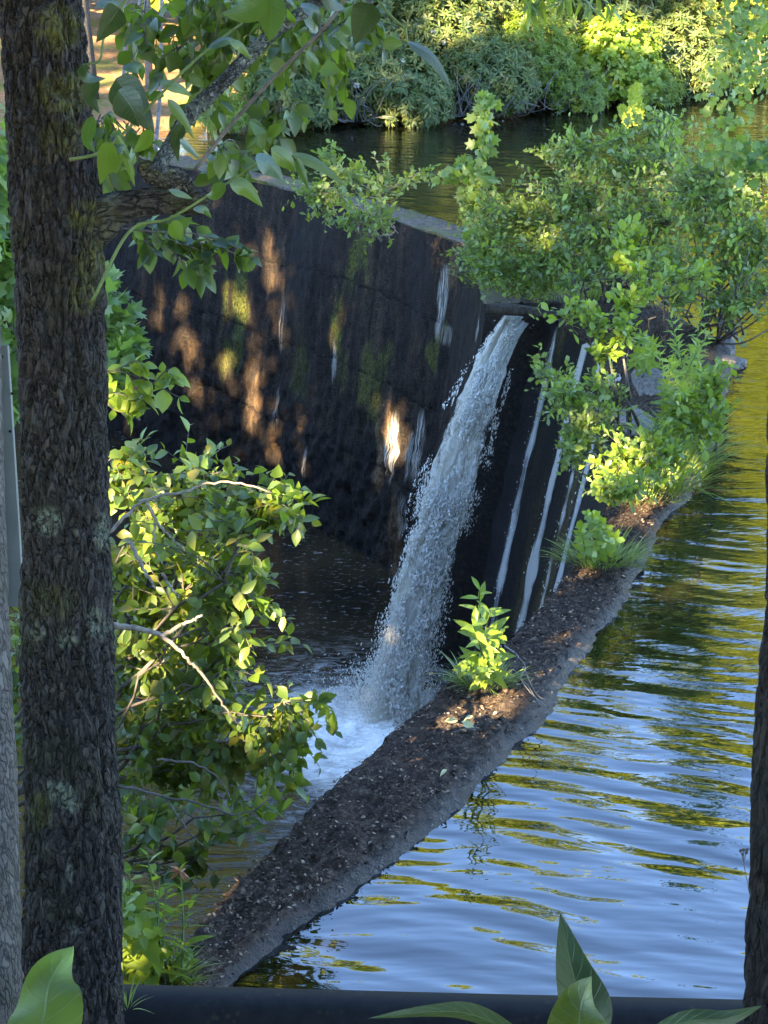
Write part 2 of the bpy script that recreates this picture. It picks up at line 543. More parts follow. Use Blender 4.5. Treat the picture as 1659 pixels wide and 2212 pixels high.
def shrub(name, label, cat, base, blobs, nst=6, ntw=120, nlv=9, leaf=0.07, tm=T_OBOV, lm=L_BUSH, bm=MAT_TWIG,
          group=None, r0=0.012, sag=0.0, up=0.35, clump=0.0, leafpart='foliage'):
    base = np.asarray(base, float)
    root = thing(name, base, label, cat, group)
    vol = np.array([np.prod(b[1]) ** 0.75 for b in blobs])
    vol = vol / vol.sum()
    stems, samples, owner, rads = [], [], [], []
    for s in range(nst):
        k = RNG.choice(len(blobs), p=vol) if s >= len(blobs) else s
        c, r = blobs[k]
        tgt = c + in_ball(1)[0] * r * 0.55
        mid = (base + tgt) / 2 + np.array([0, 0, 0.12 * np.linalg.norm(tgt - base)]) + RNG.standard_normal(3) * 0.08 * np.linalg.norm(tgt - base)
        p = bez(base + RNG.standard_normal(3) * np.array([0.06, 0.06, 0.0]) * (1 + 3 * r0 / 0.02), mid, tgt, 12)
        p[1:-1] += RNG.standard_normal((10, 3)) * 0.015 * np.linalg.norm(tgt - base)
        rr = np.linspace(r0 * RNG.uniform(0.7, 1.2), r0 * 0.3, 12)
        t = Tubes(); t.add(p, rr, 6)
        stems.append(t)
        samples.append(p[3:]); owner += [s] * 9; rads.append(rr[3:])
    S = np.concatenate(samples); owner = np.array(owner); rads = np.concatenate(rads)
    lp, ld, ln, ls = [], [], [], []
    for w in range(ntw):
        k = RNG.choice(len(blobs), p=vol)
        c, r = blobs[k]
        e = c + (in_ball(1)[0] if w % 3 == 0 else np.clip(RNG.standard_normal(3) * 0.56, -1.5, 1.5)) * r
        dist = np.linalg.norm(S - e, axis=1)
        i = np.argsort(dist)[RNG.integers(0, 4)]
        a = S[i]
        L = np.linalg.norm(e - a) + 1e-6
        m = (a + e) / 2 + np.array([0, 0, up * 0.35 * L]) + RNG.standard_normal(3) * 0.1 * L
        p = bez(a, m, e + np.array([0, 0, -sag * L]), 8)
        stems[owner[i]].add(p, np.linspace(min(rads[i] * 0.6, r0 * 0.45), r0 * 0.12, 8), 4, cap=False)
        tt = np.linspace(max(0.2, 1 - 0.55 / max(L, 0.3)), 1.0, nlv) + RNG.uniform(-.03, .03, nlv)
        tt = np.clip(tt, 0, 1)
        q = np.stack([np.interp(tt, np.linspace(0, 1, 8), p[:, j]) for j in range(3)], -1)
        tg = unit(e - m)
        lat = unit(np.cross(tg, RNG.standard_normal(3)))
        for j in range(nlv):
            sgn = 1 if j % 2 else -1
            dv = tg * RNG.uniform(0.2, 0.9) + lat * sgn * RNG.uniform(0.5, 1.0) + RNG.standard_normal(3) * 0.35 + np.array([0, 0, up * 0.6 - sag * 1.2])
            lp.append(q[j] + RNG.standard_normal(3) * clump); ld.append(dv)
            ln.append(np.array([0, -0.25, 1.0]) + RNG.standard_normal(3) * 0.55)
            ls.append(leaf * RNG.uniform(0.45, 1.3))
    for t in stems:
        t.build('stem', bm, root)
    leaves_obj(leafpart, lp, ld, ln, ls, tm, lm, root)
    return root


def grass(name, label, base, n, length, spread, group=None, mat=L_GRASS, lean=0.6):
    base = np.asarray(base, float)
    root = thing(name, base, label, 'grass tuft', group)
    a = RNG.uniform(0, 2 * math.pi, n)
    rad = np.sqrt(RNG.random(n))
    off = np.stack([np.cos(a) * rad * spread[0], np.sin(a) * rad * spread[1], np.zeros(n)], -1)
    d = np.stack([np.cos(a) * lean * rad, np.sin(a) * lean * rad, np.ones(n)], -1) + RNG.standard_normal((n, 3)) * 0.22
    nr = np.stack([-np.cos(a), -np.sin(a), np.full(n, 0.6)], -1)
    leaves_obj('blades', base + off, d, nr, length * RNG.uniform(0.45, 1.15, n), T_BLADE, mat, root)
    return root


def herb(name, label, base, tips, leaf, step=0.05, tm=T_LANCE, lm=L_HERB, group=None, cat='plant', r=0.006, t0=0.15, taper=0.5, stem_mat=MAT_STEM_GREEN, ang=0.5):
    """upright stems with leaves set around them"""
    base = np.asarray(base, float)
    root = thing(name, base, label, cat, group)
    for tip in tips:
        tip = np.asarray(tip, float)
        b = base + RNG.standard_normal(3) * np.array([0.05, 0.05, 0])
        L = np.linalg.norm(tip - b)
        p = bez(b, (b + tip) / 2 + np.array([0, 0, 0.1 * L]) + RNG.standard_normal(3) * 0.04 * L, tip, 10)
        t = Tubes(); t.add(p, np.linspace(r, r * 0.35, 10), 5)
        st = t.build('stem', stem_mat, root)
        n = max(5, int(L * (1 - t0) / step))
        tt = np.linspace(t0, 1, n)
        q = np.stack([np.interp(tt, np.linspace(0, 1, 10), p[:, j]) for j in range(3)], -1)
        ax = unit(tip - b)
        phi = np.arange(n) * 2.4 + RNG.uniform(0, 6)
        e1 = unit(np.cross(ax, [0.3, 1, 0.1])); e2 = np.cross(ax, e1)
        d = np.cos(phi)[:, None] * e1 + np.sin(phi)[:, None] * e2 + ax * (ang + 0.6 * tt[:, None] ** 3)
        d = d + RNG.standard_normal((n, 3)) * 0.15
        s = leaf * (1 - taper * tt ** 1.5) * RNG.uniform(0.75, 1.2, n)
        leaves_obj('foliage', q, d, np.tile(ax, (n, 1)) + RNG.standard_normal((n, 3)) * 0.2, s, tm, lm, root)
    return root


def rhodo(name, label, base, blobs, nwh, leaf=0.15, flowers=(), lm=L_RHODO, group='rhododendrons along the far bank', nst=7, per=9, tm=T_RHOD, skirt=True):
    base = np.asarray(base, float)
    root = thing(name, base, label, 'bush', group)
    vol = np.array([np.prod(b[1]) ** 0.67 for b in blobs]); vol /= vol.sum()
    t = Tubes()
    pos, out = [], []
    cnt = RNG.multinomial(nwh, vol)
    for (c, r), n in zip(blobs, cnt):
        u = unit(RNG.standard_normal((n, 3)))
        rad = 0.55 + 0.5 * RNG.random(n) ** 0.6
        lump = 0.86 + 0.3 * fbm(u * 2.2 + c, 3, 5)
        pos.append(c + u * r * (rad * lump)[:, None])
        out.append(u)
    pos = np.concatenate(pos); out = np.concatenate(out)
    keep = pos[:, 2] > 0.06
    pos, out = pos[keep], out[keep]
    ax = unit(out * np.array([1, 1, 0.7]) + np.array([0, -0.25, 0.65]) + RNG.standard_normal(out.shape) * 0.3)
    n = len(pos)
    e1 = unit(np.cross(ax, [0.2, 0.9, 0.37])); e2 = np.cross(ax, e1)
    lp, ld, ln, ls = [], [], [], []
    for k in range(per):
        ph = k * 2 * math.pi / per + RNG.uniform(0, 0.8, n)
        lift = RNG.uniform(0.0, 0.65, n)
        lp.append(pos + ax * RNG.uniform(-0.02, 0.02, n)[:, None])
        ld.append(np.cos(ph)[:, None] * e1 + np.sin(ph)[:, None] * e2 + ax * lift[:, None])
        ln.append(ax + RNG.standard_normal(ax.shape) * 0.15)
        ls.append(leaf * RNG.uniform(0.7, 1.15, n))
    for s in range(nst):
        c, r = blobs[s % len(blobs)]
        e = c + in_ball(1)[0] * r * 0.8
        st = Tubes()
        p0 = base + RNG.standard_normal(3) * np.array([0.5, 0.25, 0])
        mm = (p0 + e) / 2 + RNG.standard_normal(3) * 0.3
        pp = bez(p0, mm, e, 9)
        st.add(pp, np.linspace(0.045, 0.012, 9), 5)
        for q in range(7):
            a = pp[RNG.integers(2, 8)]
            f = c + in_ball(1)[0] * r * 0.95
            st.add(bez(a, (a + f) / 2 + RNG.standard_normal(3) * 0.2, f, 6), np.linspace(0.018, 0.005, 6), 4, cap=False)
        st.build('stem', MAT_FARTRUNK, root)
    leaves_obj('foliage', np.concatenate(lp), np.concatenate(ld), np.concatenate(ln), np.concatenate(ls), tm, lm, root)
    for (x, y) in flowers:
        c, r = blobs[0]
        d0 = (c - CAM) @ CF - r[1] * 0.75
        cc = D(x, y, d0)
        u = unit(RNG.standard_normal((60, 3)) + np.array([0, -0.6, 0.3]))
        leaves_obj('flower', cc + u * 0.02, u, RNG.standard_normal((60, 3)), RNG.uniform(0.03, 0.055, 60), T_CLUMP, MAT_PETAL, root)
    return root


MAT_PETAL = leaf_mat('pale_petal', [(0.75, 0.70, 0.72), (0.85, 0.82, 0.83)], trans=(0.8, 0.75, 0.75), tw=0.3, spots=False)


def tall_tree(name, label, base, height, blobs, nleaf, leaf, lm, group=None, r=0.22, tunnels=False, bm=MAT_FARTRUNK):
    base = np.asarray(base, float)
    root = thing(name, base, label, 'tree', group)
    top = base + np.array([0, 0, height])
    t = Tubes()
    p = bez(base - np.array([0, 0, 0.4]), (base + top) / 2 + RNG.standard_normal(3) * 0.3 * np.array([1, 1, 0]), top, 14)
    t.add(p, np.linspace(r, r * 0.15, 14), 9)
    t.build('trunk', bm, root)
    lt = Tubes()
    vol = np.array([np.prod(b[1]) ** 0.67 for b in blobs]); vol /= vol.sum()
    for k, (c, rr) in enumerate(blobs):
        for q in range(4):
            e = c + in_ball(1)[0] * rr * 0.8
            zz = np.clip(e[2] - np.linalg.norm((e - p[5])[:2]) * 0.6, p[3][2], p[-2][2])
            a = np.array([np.interp(zz, p[:, 2], p[:, j]) for j in range(3)])
            lt.add(bez(a, (a + e) / 2 + np.array([0, 0, 0.3]), e, 7), np.linspace(r * 0.3, 0.02, 7), 5, cap=False)
    lt.build('limb', bm, root)
    pos, out = [], []
    for (c, rr), n in zip(blobs, RNG.multinomial(nleaf, vol)):
        u = unit(RNG.standard_normal((n, 3)))
        q = c + u * rr * (0.35 + 0.65 * RNG.random(n) ** 0.5)[:, None]
        f = fbm(q * 0.9, 3, 9)
        k = f > 0.40
        pos.append(q[k]); out.append(u[k])
    pos = np.concatenate(pos); out = np.concatenate(out)
    if tunnels and TUNNELS:
        keep = np.ones(len(pos), bool)
        for tp, tr, pr in TUNNELS:
            w = pos - tp
            al = w @ SUN
            dd = np.linalg.norm(w - al[:, None] * SUN, axis=1)
            keep &= ~((dd < tr) & (al > 0) & (RNG.random(len(pos)) < pr))
        pos, out = pos[keep], out[keep]
    n = len(pos)
    d = out + RNG.standard_normal((n, 3)) * 0.7 + np.array([0, 0, -0.2])
    leaves_obj('crown', pos, d, RNG.standard_normal((n, 3)) * 0.8 + (np.array([0, 0, 1]) if tunnels else SUN * 1.3 + np.array([0, 0, 0.3])), leaf * RNG.uniform(0.6, 1.3, n), T_CLUMP, lm, root)
    return root

# ================================================================== the dam: plan lines
IN_PX = [(330, 2130), (395, 2060), (470, 1960), (560, 1860), (650, 1770), (740, 1685), (840, 1595), (940, 1500), (1020, 1440), (1100, 1385),
         (1170, 1310), (1240, 1222), (1285, 1150), (1312, 1090), (1332, 1020), (1342, 950), (1338, 880), (1315, 800), (1275, 745), (1205, 702)]
OUT_PX = [(440, 2140), (500, 2090), (640, 1975), (750, 1900), (850, 1830), (950, 1750), (1060, 1640), (1170, 1530), (1230, 1430), (1300, 1335),
          (1370, 1240), (1430, 1110), (1490, 1050), (1540, 930), (1575, 810), (1572, 740), (1500, 690), (1400, 650), (1330, 625), (1240, 612)]
Z_CREST, Z_WALL, Z_POOL = 0.08, 0.40, -4.2
N1 = 420
inn = resample(spline([P(x, y, Z_CREST) for x, y in IN_PX], 400), N1)
out_ = resample(spline([P(x, y, Z_CREST) for x, y in OUT_PX], 400), N1)
WALL_PX = [(1052, 615), (1000, 525), (860, 478), (640, 413), (560, 393), (480, 378), (400, 362), (300, 338), (150, 300)]
wtop = np.array([P(x, y, Z_WALL) for x, y in WALL_PX])
N2 = 460
wln = resample(wtop, N2)


def normals2d(line, sgn):
    t = unit(np.gradient(line, axis=0))
    k = np.ones(41) / 41
    ts = np.stack([np.convolve(np.pad(t[:, j], 20, 'edge'), k, 'valid') for j in range(3)], -1)
    ts = unit(ts)
    return np.stack([-ts[:, 1], ts[:, 0], np.zeros(len(line))], -1) * sgn


def face(line, nrm, ztop, zbot, batter, rows, seed, amp, skew=None):
    """battered downstream face below a top line; returns verts, uv"""
    f = np.linspace(0, 1, rows)
    s = np.concatenate([[0], np.cumsum(np.linalg.norm(np.diff(line, axis=0), axis=1))])
    zt = ztop if np.ndim(ztop) else np.full(len(line), ztop)
    Z = zt[None] + (zbot - zt[None]) * f[:, None]
    base = line[None] + nrm[None] * (batter * f)[:, None, None]
    V = np.stack([base[..., 0], base[..., 1], Z], -1)
    q = np.stack([np.broadcast_to(s[None], Z.shape) * 1.6, Z * 1.1, np.full(Z.shape, seed * 3.1)], -1).reshape(-1, 3)
    lo = fbm(q * 0.9, 4, seed) - 0.5
    hi = fbm(q * 5, 4, seed + 3) - 0.5
    a = amp * (0.35 + 0.9 * sstep(0.25, 0.8, f))[:, None] * np.ones(Z.shape)
    disp = (lo.reshape(Z.shape) * 1.6 + hi.reshape(Z.shape) * 0.8) * a
    V = V + nrm[None] * disp[..., None]
    UV = np.stack([np.broadcast_to(s[None], Z.shape), Z], -1)
    return V, UV


# ---- concrete
def concrete_face():
    m = M('stained_concrete')
    uv = m.uv()
    st = m.noise(m.mapping(uv, (3.2, 0.28, 1)), 1.6, 5, 0.62)
    st2 = m.noise(m.mapping(uv, (11, 0.35, 1)), 1.3, 4, 0.6)
    gr = m.noise(m.mapping(uv, (1, 1, 1)), 34, 6, 0.75)
    bl = m.noise(m.mapping(uv, (1, 1, 1)), 1.1, 4, 0.6)
    c = m.ramp(st, [(0.30, (0.008, 0.0055, 0.004)), (0.5, (0.036, 0.0225, 0.0135)), (0.70, (0.098, 0.060, 0.034))])
    c = m.mix(m.ramp(bl, [(0.4, 0.0), (0.65, 0.65)]), c, (0.010, 0.008, 0.006))
    c = m.mix(m.ramp(st2, [(0.58, 0.0), (0.72, 0.55)]), c, (0.085, 0.05, 0.028))
    g2 = m.noise(m.mapping(uv, (1, 0.8, 1)), 9, 5, 0.7)
    c = m.mix(m.ramp(g2, [(0.50, 0.0), (0.60, 0.75)]), c, (0.006, 0.005, 0.004))
    c = m.mix(m.ramp(g2, [(0.30, 0.6), (0.42, 0.0)]), c, (0.075, 0.055, 0.038))
    c = m.mix(m.ramp(gr, [(0.36, 0.9), (0.52, 0.0)]), c, (0.009, 0.008, 0.007))
    c = m.mix(m.ramp(gr, [(0.55, 0.0), (0.70, 0.6)]), c, (0.13, 0.098, 0.068))
    wet = m.attr('wet')
    c = m.mix(m.math('MULTIPLY', wet, 0.7), c, (0.007, 0.006, 0.005))
    br = m.noise(m.mapping(uv, (42, 1.6, 1)), 1.0, 6, 0.72, 0.0)
    br2 = m.noise(m.mapping(uv, (40, 14, 1)), 1.0, 4, 0.7)
    gate = m.ramp(br, [(0.44, 0.0), (0.56, 1.0)])
    c = m.mix(m.math('MULTIPLY', m.math('MULTIPLY', m.attr('white'), gate), 1.0, clamp=True), c, (0.62, 0.56, 0.46))
    c = m.mix(m.math('MULTIPLY', m.attr('rust'), m.ramp(br2, [(0.35, 0.1), (0.6, 0.95)])), c, (0.30, 0.17, 0.08))
    mg = m.ramp(br2, [(0.38, 0.0), (0.60, 1.0)])
    mc = m.mix(m.ramp(gr, [(0.3, 0.0), (0.7, 1.0)]), (0.05, 0.065, 0.010), (0.20, 0.21, 0.025))
    c = m.mix(m.math('MULTIPLY', m.attr('moss'), mg, clamp=True), c, mc)
    c = m.mix(m.attr('crack'), c, (0.008, 0.007, 0.006))
    h = m.math('ADD', m.math('MULTIPLY', gr, 1.0), m.math('MULTIPLY', st2, 0.5))
    h = m.math('SUBTRACT', h, m.attr('crack'))
    rough = m.math('SUBTRACT', 0.9, m.math('MULTIPLY', wet, 0.3))
    return m.done(m.principled(c, rough, 0.18, m.bump(h, 1.0, 0.05)))


def crest_top():
    m = M('crusted_crest')
    p = m.pos()
    n = m.noise(p, 22, 6, 0.75)
    n2 = m.noise(p, 3.2, 4, 0.6)
    n3 = m.noise(p, 75, 3, 0.7)
    c = m.ramp(n, [(0.34, (0.008, 0.0055, 0.004)), (0.5, (0.052, 0.036, 0.025)), (0.66, (0.17, 0.122, 0.084))])
    c = m.mix(m.ramp(n2, [(0.42, 0.0), (0.62, 0.6)]), c, (0.055, 0.032, 0.021))
    c = m.mix(m.ramp(n3, [(0.60, 0.0), (0.74, 0.55)]), c, (0.19, 0.15, 0.115))
    sz = m.n('SeparateXYZ'); m.l(p, sz.inputs[0])
    wet = m.attr('wet')
    c = m.mix(m.math('MULTIPLY', wet, m.ramp(n3, [(0.35, 0.95), (0.68, 0.55)])), c, (0.010, 0.009, 0.010))
    rough = m.math('SUBTRACT', 0.9, m.math('MULTIPLY', wet, 0.5))
    h = m.math('ADD', n, m.math('MULTIPLY', n3, 0.6))
    return m.done(m.principled(c, rough, m.math('ADD', 0.2, m.math('MULTIPLY', wet, 0.3)), m.bump(h, 1.0, 0.035)))


C_FACE, C_CREST = concrete_face(), crest_top()
dam = thing('dam', (inn[0][0], inn[0][1], 0), 'old stained concrete mill dam with a crusted crest bending round to a tall dark wall', 'dam')

nin = normals2d(inn, 1.0)
if (nin[N1 // 2] @ np.array([-1, 0.3, 0])) < 0: nin = -nin
inn_s = np.stack([np.convolve(np.pad(inn[:, k], 30, 'reflect', reflect_type='odd'), np.ones(61) / 61, 'valid') for k in range(3)], -1)
nin = normals2d(inn_s, 1.0)
if (nin[N1 // 2] @ np.array([-1, 0.3, 0])) < 0: nin = -nin
V1, UV1 = face(inn_s, nin, 0.06, -4.9, 0.92, 150, 3, 0.025)
nw = normals2d(wln, 1.0)
if (nw[N2 // 2] @ np.array([-1, -1, 0])) < 0: nw = -nw
s2 = np.linspace(0, 1, N2)
zt2 = Z_WALL - 0.22 * sstep(0.10, 0.0, s2) + 0.03 * (fbm(np.stack([s2 * 60, s2 * 0, s2 * 0], -1), 3, 4) - 0.5)
V2, UV2 = face(wln, nw, zt2, -4.9, 0.66, 190, 8, 0.17)
PX2 = np.stack(project(V2.reshape(-1, 3)), -1).reshape(V2.shape[0], V2.shape[1], 2)
PX1 = np.stack(project(V1.reshape(-1, 3)), -1).reshape(V1.shape[0], V1.shape[1], 2)


def near2(x, y):
    k = np.argmin((PX2[..., 0] - x) ** 2 + (PX2[..., 1] - y) ** 2)
    i, j = np.unravel_index(k, PX2.shape[:2])
    return V2[i, j], UV2[i, j]


def patches(UV, lst, warp=0.75):
    a = np.zeros(UV.shape[:2])
    q = np.stack([UV[..., 0].ravel() * 2.6, UV[..., 1].ravel() * 1.5, UV[..., 0].ravel() * 0 + len(lst)], -1)
    w1 = (fbm(q, 5, 201, 0.62) - 0.5).reshape(UV.shape[:2]); w2 = (fbm(q + 7, 5, 202, 0.62) - 0.5).reshape(UV.shape[:2])
    brk = sstep(0.36, 0.60, fbm(q * np.array([1.6, 0.7, 1]) + 3, 4, 203, 0.65).reshape(UV.shape[:2]))
    for x, y, rw, rh, k in lst:
        _, c = near2(x, y)
        d = ((UV[..., 0] - c[0] + w1 * warp) / rw) ** 2 + ((UV[..., 1] - c[1] + w2 * warp * 1.6) / rh) ** 2
        a = np.maximum(a, k * np.clip(1.5 - d, 0, 1))
    return a * (brk if warp > 0.3 else 1.0)


moss2 = patches(UV2, [(510, 625, .32, .55, 1), (500, 720, .28, .6, .7), (770, 600, .34, .45, .9), (725, 710, .2, .35, .9), (740, 800, .3, .4, .5), (820, 810, .35, .45, .7),
                      (495, 770, .35, .4, .6), (940, 760, .18, .25, .8), (830, 870, .2, .5, .5), (790, 540, .25, .2, .9), (640, 800, .3, .4, .35), (520, 560, .25, .3, .5)])
white2 = patches(UV2, [(958, 640, .10, .34, 1), (1033, 710, .04, .15, 1), (850, 970, .16, .42, 1), (905, 965, .12, .42, .9), (946, 700, .06, .2, .8), (880, 990, .1, .3, .6), (655, 1000, .05, .2, .9), (722, 780, .06, .3, .8),
                       (608, 700, .07, .4, .35), (965, 725, .2, .12, .35), (870, 1120, .12, .3, .35), (600, 880, .06, .3, .4)], 0.08)
rust2 = patches(UV2, [(600, 540, .3, .5, .55), (610, 640, .2, .5, .5), (820, 960, .2, .55, .9), (350, 690, .25, .3, .4), (540, 850, .3, .4, .5), (600, 950, .25, .4, .55), (400, 760, .25, .4, .4), (850, 1150, .25, .5, .45),
                      (660, 900, .2, .4, .4), (985, 560, .2, .3, .45)])
nz = fbm(np.stack([UV2[..., 0].ravel() * 1.3, UV2[..., 1].ravel() * 0.6, UV2[..., 0].ravel() * 0], -1), 4, 61).reshape(moss2.shape)
wet2 = np.clip(0.9 * sstep(0.46, 0.62, nz) + sstep(-2.9, -4.2, UV2[..., 1]) * 0.4, 0, 1)
crack2 = np.zeros(moss2.shape)
cn = (fbm(np.stack([UV2[..., 0].ravel() * 2.2, UV2[..., 0].ravel() * 0, UV2[..., 1].ravel() * 0], -1), 4, 71).reshape(moss2.shape) - 0.5)
for z0, wd, k in ((-0.62, 0.018, 0.9), (-1.75, 0.02, 0.7), (-2.9, 0.03, 0.8)):
    crack2 = np.maximum(crack2, k * np.clip(1 - np.abs(UV2[..., 1] - z0 - cn * 0.22) / wd, 0, 1))
_, jc = near2(812, 600)
crack2 = np.maximum(crack2, 0.95 * np.clip(1 - np.abs(UV2[..., 0] - jc[0] - 0.1 * cn) / 0.06, 0, 1) * (UV2[..., 1] > -1.2))
V2 = V2 - nw[None] * (crack2 * 0.035)[..., None]

o = obj('wall_face', V2.reshape(-1, 3), C_FACE, dam, quads=grid_quads(*V2.shape[:2])[:, ::-1], smooth=True)
uvattr(o, UV2.reshape(-1, 2))
for nme, arr in (('moss', moss2), ('white', white2), ('rust', rust2), ('wet', wet2), ('crack', crack2)):
    fattr(o, nme, arr.ravel())
o['label'] = 'tall dark wall face streaked with moss and white lime'
o = obj('wall_face', V1.reshape(-1, 3), C_FACE, dam, quads=grid_quads(*V1.shape[:2]), smooth=True)
uvattr(o, UV1.reshape(-1, 2))
n1 = fbm(np.stack([UV1[..., 0].ravel() * 2, UV1[..., 1].ravel() * 0.35, UV1[..., 0].ravel() * 0], -1), 4, 31).reshape(UV1.shape[:2])
for nme, arr in (('moss', sstep(0.55, 0.8, n1) * 0.35), ('white', n1 * 0), ('rust', sstep(0.6, 0.8, n1) * 0.3), ('wet', np.full(n1.shape, 0.95)), ('crack', n1 * 0)):
    fattr(o, nme, arr.ravel())
o['label'] = 'wet black curving wall face under the trickles'

# crest of the near arm (rough crust), dropping to the pond on the outer side
cols = 46
u = np.linspace(0, 1, cols)
Vc = inn[:, None] * (1 - u)[None, :, None] + out_[:, None] * u[None, :, None]
q = Vc.reshape(-1, 3) * 4.5
r1 = fbm(q, 5, 21, 0.6).reshape(N1, cols) - 0.5
r2 = fbm(q * 5.0, 3, 24, 0.6).reshape(N1, cols) - 0.5
edge = np.minimum(u, 1 - u)[None]
sN = np.linspace(0, 1, N1)
hump = 0.02 + 0.16 * (sstep(0.60, 0.7, sN) * sstep(1.0, 0.93, sN))[:, None] * sstep(0.0, 0.35, edge)
Vc[..., 2] = 0.085 + 0.07 * r1 + 0.075 * r2 + hump * np.clip(edge * 8, 0, 1) - 0.075 * u[None] ** 7
wetc = sstep(0.80, 1.0, u)[None] * np.ones((N1, 1)) + 0.0
wetc = np.clip(wetc + (fbm(q * 0.8, 3, 77).reshape(N1, cols) - 0.5) * 0.5 * (u[None] > 0.45), 0, 1)
wob = (fbm(inn * 5.0, 4, 41, 0.6) - 0.5) * 0.06
Vc = Vc + (nin * wob[:, None])[:, None] * sstep(0.35, 0.0, u)[None, :, None]
wob2 = (fbm(out_ * 4.0, 4, 42, 0.6) - 0.5) * 0.10
Vc = Vc - (nin * wob2[:, None])[:, None] * sstep(0.6, 1.0, u)[None, :, None]
lipI = Vc[:, 0].copy(); lipI[:, 2] = -0.10; lipI -= nin * 0.02
lipO = Vc[:, -1].copy(); lipO[:, 2] = -0.05; lipO -= nin * 0.06
lipO2 = lipO.copy(); lipO2[:, 2] = -1.6
Vc = np.concatenate([lipI[:, None], Vc, lipO[:, None], lipO2[:, None]], 1)
wetc = np.concatenate([wetc[:, :1] * 0, wetc, np.ones((N1, 2))], 1)
o = obj('crest', Vc.reshape(-1, 3), C_CREST, dam, quads=grid_quads(N1, cols + 3), smooth=True)
fattr(o, 'wet', wetc.ravel())

# crest of the far wall: a lighter weathered top, and its upstream side
def wall_cap():
    m = M('weathered_cap')
    n = m.noise(m.pos(), 14, 5, 0.7)
    n2 = m.noise(m.pos(), 2.5, 3)
    c = m.ramp(n, [(0.3, (0.03, 0.022, 0.016)), (0.7, (0.15, 0.115, 0.085))])
    c = m.mix(m.ramp(n2, [(0.45, 0.0), (0.6, 0.7)]), c, (0.09, 0.085, 0.03))
    return m.done(m.principled(c, 0.9, 0.2, m.bump(n, 0.6, 0.02)))


cols2 = 10
thick = 0.34
Wc = wln[:, None] - nw[:, None] * (np.linspace(-0.03, thick, cols2))[None, :, None]
rr = fbm(Wc.reshape(-1, 3) * 4, 4, 55).reshape(N2, cols2) - 0.5
Wc[..., 2] = zt2[:, None] + 0.012 + 0.12 * rr
ridge = Wc[:, -1] - nw * 0.05; ridge[:, 2] += 0.04
back = Wc[:, -1] - nw * 0.5; back[:, 2] = -0.2
back2 = back.copy(); back2[:, 2] = -1.6
f0 = V2[0] + np.array([0, 0, -0.02])
Wc = np.concatenate([f0[:, None], Wc, ridge[:, None], back[:, None], back2[:, None]], 1)
obj('wall_cap', Wc.reshape(-1, 3), wall_cap(), dam, quads=grid_quads(N2, Wc.shape[1])[:, ::-1], smooth=True)

# end of the tall wall beside the notch, and the notch sill
e0 = V2[:, 0]
e1 = e0 - nw[0] * 1.1; e1[:, 2] = np.minimum(e0[:, 2], 0.22)
E = np.stack([e0, (e0 + e1) / 2, e1], 1)
E[..., 0] += 0.0
o = obj('wall_end', E.reshape(-1, 3), C_CREST, dam, quads=grid_quads(len(e0), 3), smooth=True)
fattr(o, 'wet', np.full(len(E.reshape(-1, 3)), 0.6))
sa, sb = inn[-1].copy(), V2[0, 0].copy()
Z_SILL = -0.06
bk = np.array([0.0, 0.5, 0])
plan = [(sa, nin[-1] * 0.92), (sa + bk + np.array([-0.03, 0, 0]), np.array([-0.55, -0.5, 0])), (sb + bk + np.array([0.03, 0, 0]), np.array([-0.3, -0.5, 0])), (sb, nw[0] * 0.66)]
ns = 40
pl = resample([p for p, o_ in plan], ns)
of = np.stack([np.interp(np.linspace(0, 1, ns), [0, .27, .73, 1], [o_[k] for p, o_ in plan]) for k in range(3)], -1)
nzr = 60
fz = np.linspace(0, 1, nzr)
Sg = pl[None] + of[None] * fz[:, None, None]
Sg[..., 2] = Z_SILL + (-4.9 - Z_SILL) * fz[:, None]
ridge_n = (fbm(Sg.reshape(-1, 3) * 2.5, 4, 36) - 0.5).reshape(nzr, ns)
Sg[..., 1] -= ridge_n * 0.12
cen_ = np.array([(sa + sb)[0] / 2 + 0.2, (sa + sb)[1] / 2 + 0.9, Z_SILL])
top = [Sg[0] * (1 - f) + (pl + np.array([0.15, 1.3, 0])) * f for f in (1.0, 0.6, 0.3)]
for L in top: L[:, 2] = Z_SILL + 0.004
Sg = np.concatenate([np.stack(top, 0), Sg], 0)
o = obj('sill', Sg.reshape(-1, 3), C_CREST, dam, quads=grid_quads(nzr + 3, ns), smooth=True)
fattr(o, 'wet', np.ones(len(Sg.reshape(-1, 3))))

# ================================================================== terrain
SHORE_PX = [(-1600, 330), (-600, 330), (100, 330), (330, 318), (430, 296), (520, 284), (700, 276), (850, 272), (1000, 262), (1120, 256), (1250, 240), (1400, 226), (1550, 206), (1700, 190), (2200, 160), (3400, 120)]
shore = np.array([P(x, y, 0.0) for x, y in SHORE_PX])
MID = np.concatenate([(inn + out_) / 2, wln - nw * 0.25])
Mext = np.concatenate([[[-1.1, 3.0, 0]], MID[::12], [MID[-1], MID[-1] + np.array([-6, 3.0, 0])]])


def side_dist(poly, X, Y):
    """signed distance in plan to an open polyline, positive on its left"""
    best = np.full(X.shape, 1e9); sg = np.zeros(X.shape)
    for a, b in zip(poly[:-1], poly[1:]):
        d = b - a
        L2 = d[0] ** 2 + d[1] ** 2 + 1e-9
        t = np.clip(((X - a[0]) * d[0] + (Y - a[1]) * d[1]) / L2, 0, 1)
        dx, dy = X - a[0] - t * d[0], Y - a[1] - t * d[1]
        ds = np.hypot(dx, dy)
        c = d[0] * (Y - a[1]) - d[1] * (X - a[0])
        up = ds < best
        best = np.where(up, ds, best); sg = np.where(up, np.sign(c), sg)
    return best * np.where(sg == 0, 1, sg)


